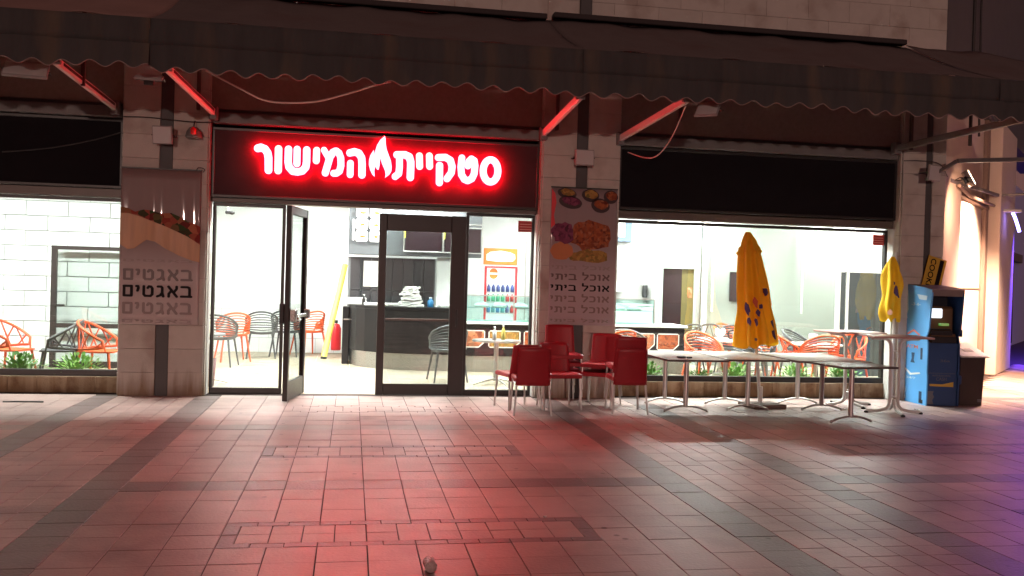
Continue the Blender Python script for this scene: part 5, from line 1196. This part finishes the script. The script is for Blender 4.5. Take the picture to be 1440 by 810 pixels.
mb = MB(); mb.cbox((X0, -.03, .272), (X1, .72, .80), .006); obj('front_panel', mb, M_COUNTER, bar_)
mb = MB(); mb.cbox((X0 - .02, -.10, .803), (X1 + .03, .74, .845), .006); obj('countertop', mb, M_WHITEP, bar_)
for i, (a, b, m_) in enumerate(((1.80, 2.22, M_FD4), (2.28, 2.82, M_FD3), (2.88, 3.46, M_FD1), (4.18, 4.62, M_FD3), (4.68, 5.18, M_FD4), (5.22, 5.62, M_FD1))):
    pts = [(a, .44), (a + .03, .41), (b - .10, .41), (b, .50), (b, .68), (b - .03, .70), (a + .03, .70), (a, .67)]
    o = obj('food_photo', flat_poly(pts, -.032, .006), M_PAPER, bar_)
    o2 = obj('photo_print', flat_poly([(a + .015, .428), (b - .105, .428), (b - .015, .515), (b - .015, .685), (a + .015, .685)], -.039, .001), m_, o)
# glass display case on top
gc = thing('glass_display_case', 'glass food display case on the long serving counter', 'display case', (0, 3.42, .846))
mb = MB()
for z in (.0, .22, .42): mb.box((1.9, .02, z), (5.2, .45, z + .008))
obj('glass_shelves', mb, M_TINTG, gc)
mb = MB(); mb.box((1.9, .0, 0), (5.2, .008, .42)); obj('pane', mb, M_TINTG, gc)
mb = MB()
for x in (1.9, 2.72, 3.6, 4.4, 5.2): mb.cbox((x - .012, -.002, 0), (x + .012, .02, .43), .002)
mb.cbox((1.9, -.004, .425), (5.2, .03, .445), .002)
obj('steel_posts', mb, M_ALU, gc)
for i, x in enumerate((2.2, 2.5, 2.86, 3.2, 4.6, 4.9)):
    t = thing('serving_tray', 'white domed food tray, number %s from the left in the display case' % ['first', 'second', 'third', 'fourth', 'fifth', 'last'][i], 'tray', (x, 3.64, 1.075), 0, 'trays in the display case')
    mb = MB(); mb.lathe([(0, .0), (.12, .0), (.135, .02), (.12, .05), (.07, .085), (0, .10)], 18); obj('dish', mb, M_WHITEP, t)
# items on black counter
def bottle(loc, label, m_, h=.20, r_=.03, cap=M_WHITEP, grp=None):
    t = thing('bottle', label, 'bottle', loc, 0, grp)
    mb = MB(); mb.lathe([(0, 0), (r_, 0), (r_, h * .62), (r_ * .45, h * .80), (r_ * .4, h * .9)], 14); obj('body', mb, m_, t)
    mb = MB(); mb.lathe([(r_ * .48, h * .88), (r_ * .5, h), (0, h)], 12); obj('cap', mb, cap, t)
    return t
M_GREENB = mat('green_plastic', (.05, .45, .25), .35); M_BLUEB = mat('blue_plastic', (.03, .22, .50), .35)
bottle((.52, 4.05, 1.051), 'green bottle on the black counter left of the door stile', M_GREENB, .17, .045)
bottle((.22, 4.3, 1.051), 'dark bottle at the left end of the black counter', M_BLACK, .18, .03)
bottle((1.33, 3.72, 1.051), 'blue bottle beside the white heap on the black counter', M_BLUEB, .17, .05)
t = thing('stack_of_bags', 'heaped white paper bags on the black counter', 'paper bags', (1.0, 3.8, 1.051))
for i in range(9):
    mb = MB(); mt = Matrix.Translation((random.uniform(-.03, .03), random.uniform(-.03, .03), .038 * i)) @ Matrix.Rotation(random.uniform(-.3, .3), 4, 'Z')
    w_ = .20 - .012 * i; mb.grid(lambda u, v: ((u - .5) * 2 * w_, (v - .5) * .24, .018 + .012 * math.sin(u * 9 + i) * math.cos(v * 7 + i)), 8, 6, .03, 0, mt); obj('bag', mb, M_PAPER, t)
for i, (x, y, a, b, lab) in enumerate(((.1, 4.42, .16, .12, 'white box at the left end of the black counter'), (.36, 4.05, .14, .05, 'low white tray between the dark and green bottles'), (.70, 3.95, .13, .05, 'flat white box on the black counter behind the door stile'), (1.62, 3.75, .16, .05, 'flat white box near the right end of the black counter'))):
    mb = MB(); mb.cbox((-a, -.08, 0), (a, .08, b), .01); tag(obj('counter_box', mb, M_WHITEP, None, (x, y, 1.051), .1 * i), lab, 'box')

# ------------------------------------------------------------------ dark tiled kitchen wall, bulkhead, menus, screens
dk = thing('dark_tiled_wall', 'anthracite tiled wall behind the counter', 'wall', (-.07, 5.2, 0))
mb = MB(); mb.box((0, .03, 0), (1.60, .15, 1.90)); obj('core', mb, M_TJOINT, dk)
tm = MB(); tm.cbox((.003, 0, .003), (.188 - .003, .03, .597 - .003), .003); tme = tm.mesh('wall_tile', M_TILED)
for i in range(8):
    for j in range(3): obj('wall_tile', tme, None, dk, (.04 + i * .193, random.uniform(-.001, .001), .08 + j * .605))
wl = MB(); wl.cbox((-.02, -.03, 1.90), (1.62, .1, 1.93), .004); obj('white_ledge', wl, E_MENU, dk)
mb = MB(); mb.cbox((.28, -.012, 1.36), (.58, -.003, 1.83), .002); tag(obj('paper_notice', mb, M_PAPER, None, (-.07, 5.2, 0)), 'white paper notice on the dark tiled wall', 'notice')
wall('white_partition', (1.55, 5.15, 0), (1.95, 5.3, 1.93), 'bright white partition right of the dark tiles')
bk = thing('menu_bulkhead', 'slate grey bulkhead over the counter carrying menus and screens', 'bulkhead', (-.07, 4.95, 1.94))
mb = MB(); mb.cbox((0, 0, 0), (2.42, .3, 1.3), .005); obj('panel', mb, M_BULK, bk)
mn = thing('menu_board', 'backlit menu board with four food pictures', 'menu', (.05, 4.93, 2.17))
i = 0
for a in (0, .245):
    for b in (0, .215, .43):
        mb = flat_poly([(a + .02, b), (a + .195, b), (a + .215, b + .04), (a + .215, b + .17), (a + .195, b + .195), (a + .02, b + .195), (a, b + .17), (a, b + .03)], 0, .01)
        p_ = obj('menu_panel', mb, E_MENU, mn)
        if a < 9: obj('dish_print', flat_poly(blob(a + .12, b + .09, .05, .025, 10, .3, i), -.0105, .001), M_FD3, p_); i += 1
mb = MB(); mb.box((-.06, -.01, .02), (-.025, 0, .40)); obj('menu_side_strip', mb, E_MENU, mn)
for i, (x, lab) in enumerate(((.94, 'wall screen above the counter seen through the left of the closed door'), (1.66, 'wall screen above the counter near the door stile'))):
    tv = thing('wall_screen', lab, 'screen', (x, 4.86, 2.04), 0, 'dark screens above the counter')
    mb = MB(); mb.cbox((0, 0, 0), (.66, .04, .42), .006); obj('panel', mb, M_SCREEN, tv)
    mb = MB(); frame_rect(mb, -.035, .69, -.03, .45, -.012, .0, .016, .016, .016); obj('frame', mb, M_ALU, tv)
    mb = MB(); mb.cbox((-.03, -.03, .22), (.0, -.01, .40), .003); obj('yellow_clip', mb, mat('yellow_clip', (.75, .80, .12), .4), tv)
tr = MB(); tr.cbox((.88, 4.84, 2.53), (2.34, 4.86, 2.55), .002); tr.cbox((.88, 4.84, 2.47), (2.34, 4.86, 2.485), .002); tag(obj('screen_rail', tr, M_ALU), 'pale metal double rail above the wall screens', 'rail')

# fridge
fr = thing('drinks_fridge', 'red framed drinks fridge with a lit interior behind the serving counter', 'fridge', (2.46, 5.2, 0))
mb = MB(); frame_rect(mb, 0, .62, 0, 1.80, -.02, .06, .035, .1, .03); obj('frame', mb, M_FRIDGE, fr)
mb = MB(); mb.cbox((.0, .061, 0), (.62, .55, 1.8), .01); obj('cabinet', mb, E_FRIDGE, fr)
mb = MB(); mb.box((.04, .03, 1.50), (.58, .05, 1.765)); obj('header_panel', mb, E_FRIDGE, fr)
mb = flat_poly(blob(.17, 1.66, .085, .10, 24, 0), .029, .002); obj('red_disc_logo', mb, M_ORSIGN, fr)
mb = MB(); mb.box((.085, .0255, 1.645), (.255, .0275, 1.68)); obj('white_stripe', mb, E_FRIDGE, fr)
cols_ = [mat('bottle_navy', (.05, .08, .25), .3), M_GREENB, M_BLUEB, M_FRIDGE, mat('bottle_teal', (.05, .35, .40), .3)]
for z, cs in ((1.32, (0, 0, 0, 0, 0, 0)), (1.14, (1, 1, 1, 1, 3, 3)), (.93, (2, 4, 2, 4, 0, 3))):
    mb = MB(); mb.cbox((.036, .01, z - .02), (.584, .06, z - .005), .002); obj('shelf', mb, M_WHITEP, fr)
    for i, c_ in enumerate(cs):
        mb = MB(); mb.lathe([(0, 0), (.036, 0), (.036, .09), (.016, .12), (.016, .14), (0, .14)], 10, 0, (.085 + i * .09, .03, z)); obj('fridge_bottle', mb, cols_[c_], fr)
sg = thing('orange_lightbox', 'orange lightbox with a white emblem above the drinks fridge', 'sign', (2.44, 5.25, 1.83))
mb = MB(); mb.cbox((0, 0, 0), (.64, .06, .31), .01); obj('box', mb, M_ORSIGN, sg)
pts = [(.05, .08), (.25, .06), (.55, .07), (.60, .12), (.59, .20), (.50, .24), (.32, .265), (.12, .24), (.05, .19)]
obj('white_emblem', flat_poly(pts, -.001, .003), E_MENU, sg)
mb = MB(); mb.cbox((3.25, 5.3, .0), (3.27, 5.34, 2.3), .004); tag(obj('steel_post', mb, M_ALU), 'thin steel post right of the drinks fridge', 'post')
mb = MB()
for z in (.95, 1.12, 1.55): mb.cbox((3.4, 5.2, z), (4.3, 5.6, z + .03), .004)
for x in (3.4, 4.28): mb.cbox((x, 5.2, 0), (x + .02, 5.6, 1.58), .004)
tag(obj('steel_shelving', mb, M_STEEL), 'steel kitchen shelving between fridge and cooker hood', 'shelving')
# fire extinguisher, yellow pole
t = thing('fire_extinguisher', 'red extinguisher standing by the left end of the counter', 'extinguisher', (-.27, 6.2, 0))
mb = MB(); mb.lathe([(0, 0), (.09, 0), (.095, .03), (.095, .42), (.06, .50), (.0, .52)], 18, 0, (0, 0, .1)); obj('cylinder', mb, M_FRIDGE, t)
mb = MB(); mb.cbox((-.03, -.05, .62), (.03, .02, .68), .01); obj('valve', mb, M_BLACK, t)
t = thing('yellow_pole', 'leaning yellow painted pole against the back wall', 'pole', (-.47, 5.40, 0)); 
mb = MB(); mb.tube([(0, 0, .03), (.34, .8, 1.75)], .055, 14); obj('shaft', mb, M_YPOLE, t)
mb = MB(); mb.tube([(-.004, -.01, .0), (.006, .014, .035)], .058, 14); obj('black_tip', mb, M_BLACK, t)
# interior dome camera
t = thing('indoor_camera', 'small black camera hanging behind the glass at the top left of the entrance', 'camera', (-1.70, 1.5, 2.37))
mb = MB(); mb.cbox((-.07, -.03, .0), (.0, .03, .045), .01); mb.lathe([(0, -.03), (.035, -.02), (.04, .01), (.0, .03)], 12, 0, (.02, 0, .02)); obj('body', mb, M_BLACK, t)
mb = MB(); mb.tube([(-.03, 0, .03), (-.03, .0, .93)], .006, 6); obj('stem', mb, M_WHITEP, t)

# ------------------------------------------------------------------ right part of the room
mb = MB(); mb.prism([(4.9, 5.1), (5.45, 5.1), (5.45, 5.7), (4.9, 5.7)], 1.38, 1.42)
t = thing('cooker_hood', 'grey tapered cooker hood in the kitchen behind the middle pillar', 'hood', (5.05, 5.15, 1.38))
mb = MB(); mb.add([(-.5, 0, 0), (.24, 0, 0), (.24, .6, 0), (-.5, .6, 0), (-.5, .1, .42), (.42, .1, .42), (.42, .5, .42), (-.5, .5, .42)], [(0, 3, 2, 1), (4, 5, 6, 7), (0, 1, 5, 4), (1, 2, 6, 5), (2, 3, 7, 6), (3, 0, 4, 7)]); obj('canopy', mb, mat('hood_grey', (.42, .45, .42), .4), t)
mb = MB(); mb.cbox((4.3, 5.15, 1.12), (5.75, 5.7, 1.15), .005); mb.cbox((4.3, 5.16, 0), (5.75, 5.68, 1.11), .005); tag(obj('kitchen_bench', mb, M_ROOMWALL), 'white kitchen bench with a thin steel edge', 'bench')
mb = MB(); mb.cbox((5.05, 5.6, 2.37), (5.42, 5.64, 2.8), .004); tag(obj('blue_menu_sign', mb, mat('pale_blue_panel', (.16, .24, .38), .5)), 'pale blue sign panel hanging high beside the middle pillar', 'sign')
mb = MB(); mb.cbox((4.9, 5.58, 2.45), (5.28, 5.595, 2.8), .004); tag(obj('menu_card', mb, E_MENU), 'white rounded menu card on the pale blue sign', 'menu')
for i, (a, b, c_, d) in enumerate(((5.70, 5.80, 1.28, 1.52), (5.90, 5.98, 1.30, 1.40))):
    mb = MB(); mb.cbox((a, 5.65, c_), (b, 5.69, d), .01); tag(obj('wall_utensil', mb, M_DGREY), ['long dark holder on the white kitchen wall', 'small dark switch box on the white kitchen wall'][i], 'utensil')
kd = thing('kitchen_doorway', 'dark doorway with a pale frame at the back of the kitchen', 'doorway', (5.88, 5.15, 0))
mb = MB(); frame_rect(mb, 0, .76, 0, 1.93, 0, .10, .06, .02, .07); obj('frame', mb, mat('pale_green_frame', (.50, .58, .54), .5), kd)
mb = MB(); mb.box((.06, .06, .02), (.46, .07, 1.86)); obj('dark_opening', mb, M_SCREEN, kd)
mb = MB(); mb.box((.46, .05, .02), (.70, .07, 1.86)); obj('olive_door', mb, mat('olive_door', (.12, .10, .03), .5, var=.2), kd)
mb = MB(); mb.box((.58, .04, 1.30), (.67, .049, 1.5)); obj('door_notice', mb, M_FD4, kd)
wall('room_wall', (4.3, 5.72, 0), (5.87, 5.85, 3.3), 'white kitchen wall with the utensils')
wall('room_wall', (5.80, 5.20, 0), (5.878, 5.718, 3.3), 'white return wall left of the dark kitchen doorway')
wall('room_wall', (6.642, 5.20, 0), (6.715, 5.3, 1.93), 'narrow white wall strip right of the dark kitchen doorway')
wall('room_wall', (5.88, 5.202, 1.94), (6.715, 5.4, 3.3), 'white wall above the dark kitchen doorway')
gw = wall('green_grey_wall', (6.72, 5.0, 0), (9.46, 5.15, 3.3), 'pale green grey wall behind the yellow umbrella', M_GREENWALL)
mb = MB(); mb.cbox((6.66, 4.94, 0), (6.76, 5.0, 3.3), .004); tag(obj('corner_post', mb, mat('post_white', (.75, .78, .76), .4)), 'white corner post right of the kitchen doorway', 'post')
for x, lab in ((6.85, 'thin white vertical pole left of the wall television'), (8.70, 'thin white vertical pole right of the yellow umbrella')):
    mb = MB(); mb.tube([(x, 4.9, 1.05), (x, 4.9, 3.25)], .02, 8); tag(obj('thin_pole', mb, M_WHITEP), lab, 'pole')
tv = thing('wall_television', 'black television on the pale wall half hidden by the yellow umbrella', 'television', (7.22, 4.93, 1.26)); mb = MB(); mb.cbox((0, 0, 0), (.42, .05, .56), .012); obj('panel', mb, M_SCREEN, tv); mb = MB(); frame_rect(mb, -.01, .43, -.01, .57, -.008, .0, .014); obj('frame', mb, M_BLACK, tv)
wall('room_wall', (9.465, 4.99, 0), (12.4, 5.15, 3.3), 'white wall at the far right above the dark glazed door')
gd = thing('dark_glazed_door', 'dark glazed door inside the right end of the restaurant', 'door', (8.46, 3.1, 0))
mb = MB(); mb.cbox((0, 0, 0), (.05, .06, 1.90), .005); mb.cbox((.16, 0, 0), (.21, .06, 1.90), .005); mb.cbox((.05, .0, 1.86), (1.5, .05, 1.90), .005); obj('frame', mb, M_WHITE_METAL, gd)
mb = MB(); mb.box((.06, .03, .02), (.155, .05, 1.855)); mb.box((.215, .03, .02), (1.5, .05, 1.855)); obj('dark_pane', mb, mat('dark_pane', (.03, .04, .045), .2, var=.5, scale=2), gd)

# ------------------------------------------------------------------ nylon armchairs
def armchair(m_, pattern='slats'):
    t = thing('nylon_armchair', 'x', 'chair')
    r0 = .27; A0 = 118
    def zt(a): return .565 + .285 * max(0, math.cos(a * .62)) ** 1.6
    def zb(a): return .47 + .02 * abs(a)
    def pt(a, z): 
        k = 1 + .22 * (z - .45)
        return (math.sin(a) * r0 * k, math.cos(a) * r0 * k * .95, z)
    As = [R(-A0 + 2 * A0 * i / 24) for i in range(25)]
    rim = [pt(a, zt(a)) for a in As] + [pt(a, zb(a)) for a in As[::-1]]
    mb = MB(); mb.tube(rim, .018, 7, closed=True); obj('rim_frame', mb, m_, t)
    if pattern == 'slats':
        for k in range(1, 8):
            f = k / 8; mb = MB()
            lim = A0 * (1 - .38 * f ** 3)
            P_ = []
            for i in range(15):
                a = R(-lim + 2 * lim * i / 14); P_.append(pt(a, zb(a) + (zt(a) - zb(a)) * f))
            mb.tube(P_, .0125, 4, flat=.9); obj('slat', mb, m_, t)
    else:
        for k in range(11):
            a = R(-95 + 19 * k); b = a + R(26 if k % 2 else -26)
            mb = MB(); mb.tube([pt(a, zb(a)), pt((a + b) / 2, (zb(a) + zt(b)) / 2), pt(b, zt(b))], .011, 4); obj('slat', mb, m_, t)
    def seat(u, v):
        a = 2 * math.pi * u; rr = .235 * v
        return (math.sin(a) * rr * 1.02, -.02 + math.cos(a) * rr, .455 - .02 * (1 - v))
    mb = MB(); mb.grid(lambda u, v: ((u - .5) * .46 * (1 - .18 * abs(2 * v - 1) ** 3), (v - .5) * .46, .455 - .02 * math.sin(math.pi * u) * math.sin(math.pi * v)), 8, 8, .02); obj('seat', mb, m_, t)
    for sx in (-1, 1):
        for sy in (-1, 1):
            mb = MB(); mb.tube([(sx * .19, sy * .18, .45), (sx * .255, sy * .25, 0)], [.018, .013], 7); obj('leg', mb, m_, t)
    for sx in (-1, 1):
        a = R(A0) * sx; mb = MB(); p_ = pt(a, zt(a)); mb.tube([p_, (p_[0] * .85, p_[1] - .03, .455)], .012, 6); obj('arm_support', mb, m_, t)
    return t
G_ = 'moulded nylon armchairs inside the restaurant'
protos = {}
def chair(kind, x, y, face, lab):
    """face = direction the sitter looks, degrees, 0 = towards the street"""
    if kind not in protos:
        m_ = {'k': M_DGREY, 'o': M_ORANGE, 'g': M_GREYN, 'kb': M_DGREY, 'ob': M_ORANGE}[kind]
        protos[kind] = armchair(m_, 'branch' if kind.endswith('b') else 'slats'); place(protos[kind], False, lab, (x, y, 0), R(face), G_)
    else: place(protos[kind], True, lab, (x, y, 0), R(face), G_)
chair('ob', -4.42, 1.15, 75, 'orange armchair cut off at the left edge of the photo')
chair('kb', -3.80, 1.15, -78, 'dark lattice armchair in the left window')
chair('ob', -3.28, 1.10, 82, 'orange armchair seen through the black framed door')
chair('k', -2.12, 3.85, 172, 'dark slatted armchair at the left edge of the entrance glass')
chair('o', -2.02, 4.75, 200, 'orange armchair behind the dark slatted one at the entrance glass')
chair('k', -1.60, 5.45, 185, 'dark slatted armchair alone by the back wall')
chair('k', -1.18, 5.9, 170, 'dark armchair half hidden behind the open door leaf')
chair('o', -.78, 6.1, 215, 'orange armchair just right of the open door leaf')
chair('k', 1.46, 1.95, 188, 'slatted dark armchair behind the closed glass door')
chair('g', 4.22, 1.75, 150, 'grey slatted armchair left of the kitchen doorway view')
chair('o', 3.95, 1.45, 200, 'orange armchair behind the first white table')
chair('k', 5.85, 3.6, -60, 'leftmost of the dark armchairs along the pale green wall')
chair('kb', 6.25, 3.75, -50, 'dark armchair second along the pale green wall')
chair('k', 6.62, 3.4, -30, 'dark armchair just left of the yellow umbrella')
chair('o', 6.85, 4.0, 20, 'orange armchair glimpsed behind the umbrella edge')
chair('o', 5.16, .98, 12, 'orange armchair below the yellow umbrella canopy')
chair('g', 5.98, 1.15, 60, 'grey armchair right of the yellow umbrella')
chair('k', 6.35, 1.75, -40, 'black armchair whose arm slopes right of the umbrella')
chair('ob', 6.95, 2.9, 35, 'orange armchair with a tall back behind the grey one')
chair('ob', 6.95, 1.9, 70, 'orange armchair in the middle of the right window')
chair('k', 7.45, 2.5, 40, 'black armchair behind the napkin holder')
chair('ob', 7.75, 1.5, -60, 'orange lattice armchair at the far right by the dark glazed door')
chair('o', 7.12, 1.2, 178, 'orange slatted armchair behind the high tables')

# interior tables
def round_table(x, y, r_, z, lab, m_=M_WHITEP, mcol=M_ALU):
    t = thing('pedestal_table', lab, 'table', (x, y, 0), 0, 'pedestal tables inside the restaurant')
    mb = MB(); mb.disc_slab((0, 0), r_, z - .025, z, 28); obj('tabletop', mb, m_, t)
    mb = MB(); mb.tube([(0, 0, .05), (0, 0, z - .025)], .035, 12); obj('column', mb, mcol, t)
    for k in range(4):
        a = R(20 + 90 * k); mb = MB(); mb.tube([(0, 0, .09), (math.cos(a) * .18, math.sin(a) * .18, .06), (math.cos(a) * .36, math.sin(a) * .36, .012)], [.03, .022, .012], 8, flat=.6); obj('foot', mb, mcol, t)
    return t
round_table(2.14, 1.55, .36, .66, 'silver topped pedestal table behind the right door glass', M_ALU)
round_table(-2.02, 1.30, .32, .70, 'small pedestal table at the left end of the entrance glass', M_GREYN)
round_table(6.15, 2.75, .40, .66, 'white pedestal table with the napkin holder by the dark armchairs')
round_table(7.45, 1.95, .42, .66, 'white pedestal table among the orange armchairs')
bottle((2.10, 1.5, .661), 'left of the two condiment bottles on the silver table', mat('clear_bottle', (.6, .62, .6), .2), .20, .03, M_ALU)
bottle((2.25, 1.62, .661), 'right of the two condiment bottles on the silver table', mat('oil_bottle', (.65, .55, .15), .2), .22, .03, M_ALU)
bottle((7.28, 3.5, .66), 'small amber bottle showing right of the umbrella', mat('amber_bottle', (.45, .38, .12), .3), .24, .05, M_DGREY)
round_table(7.28, 3.5, .35, .66, 'white pedestal table hidden behind the umbrella and grey armchair')
t = thing('flower_pot', 'cream pot on the small table at the left of the entrance glass', 'pot', (-1.96, 1.22, .70))
mb = MB(); mb.lathe([(0, 0), (.06, 0), (.075, .10), (.06, .10), (0, .09)], 16); obj('pot', mb, mat('cream_pot', (.75, .68, .45), .5), t)
mb = MB(); rg = random.Random(3)
for i in range(14):
    a = rg.uniform(0, 6.28); mb.lathe([(0, 0), (.022, .01), (.026, .03), (0, .045)], 8, 0, (math.cos(a) * .05, math.sin(a) * .05, .10 + rg.uniform(0, .05)))
obj('blossoms', mb, mat('cream_blossom', (.80, .76, .55), .6), t)
t = thing('waste_basket', 'dark red basket under the small table at the entrance glass', 'basket', (-1.90, 1.02, 0)); mb = MB(); mb.lathe([(0, .01), (.10, .01), (.125, .38), (.115, .38), (.09, .03), (0, .03)], 18); obj('body', mb, mat('maroon_plastic', (.12, .04, .05), .5), t)
t = thing('napkin_holder', 'white heart shaped napkin holder on the table left of the umbrella', 'napkin holder', (6.05, 2.55, .661)); 
pts = [(0, 0), (.09, .10), (.09, .17), (.05, .20), (0, .165), (-.05, .20), (-.09, .17), (-.09, .10)]
obj('heart', flat_poly(pts, 0, .02), M_WHITEP, t); mb = MB(); mb.cbox((-.04, -.015, -.001), (.04, .03, .012), .003); obj('stand', mb, M_WHITEP, t)
t = thing('round_clock', 'small black ring ornament beside the heart shaped holder', 'ornament', (6.28, 2.6, .661)); mb = MB(); mb.tube([(math.cos(a) * .06, 0, .085 + math.sin(a) * .075) for a in np.linspace(0, 2 * math.pi, 17)[:-1]], .014, 8, closed=True); obj('ring', mb, M_BLACK, t)
t = thing('napkin_holder', 'grey and pink patterned tin on the table among the orange armchairs', 'tin', (7.35, 1.85, .661)); mb = MB(); mb.lathe([(0, 0), (.07, 0), (.07, .16), (.0, .17)], 16); obj('tin', mb, food_mat('tin_print', [(.5, .55, .55), (.6, .3, .45), (.3, .35, .35), (.7, .7, .7)], 14), t)

# ------------------------------------------------------------------ leafy plants behind the windows
def plant(x, y, label, s=1.0, seed=0, m_=M_LEAF):
    t = thing('potted_plant', label, 'plant', (x, y, 0), 0, 'small leafy plants along the windows')
    rg = random.Random(seed)
    mb = MB(); mb.lathe([(0, 0), (.09, 0), (.12, .16), (.11, .16), (.0, .14)], 16); obj('pot', mb, M_POT, t)
    mb = MB()
    for i in range(240):
        a = rg.uniform(0, 2 * math.pi); el = rg.uniform(.15, 1.4); L_ = rg.uniform(.10, .27) * s
        d = Vector((math.cos(a) * math.cos(el), math.sin(a) * math.cos(el), math.sin(el)))
        base = Vector((math.cos(a) * .04, math.sin(a) * .04, .15)); tip = base + d * L_
        sd = d.cross(Vector((0, 0, 1))); sd.normalize(); wv = .021 * s * rg.uniform(.7, 1.3)
        L2 = .085 * s; mid = tip + d * L2 * .5 + Vector((0, 0, -.004)); end = tip + d * L2 + Vector((0, 0, -.02))
        mb.add([tip, mid + sd * wv, end, mid - sd * wv], [(0, 1, 2, 3)])
        mb.add([base, base + sd * .002, tip + sd * .001, tip], [(0, 1, 2, 3)])
    o = obj('foliage', mb, m_, t); o['kind'] = 'stuff'
    return t
plant(-4.12, .62, 'leafy plant left of the black door frame in the left window', 1.05, 1)
plant(-3.42, .62, 'lighter leafy plant right of the black door frame in the left window', 1.05, 2, M_LEAF2)
for i, (x, lab) in enumerate(((4.20, 'leafy plant behind the first white table'), (5.52, 'leafy plant behind the umbrella pole'), (5.0, 'small leafy plant behind the second white table'), (6.45, 'leafy plant behind the brown topped table'), (7.2, 'leafy plant at the right end of the right window'))):
    plant(x, .66, lab, .98 if i != 2 else .7, 10 + i, M_LEAF2 if i % 2 else M_LEAF)
# dark rear surroundings across the square (closes the street behind the viewer)
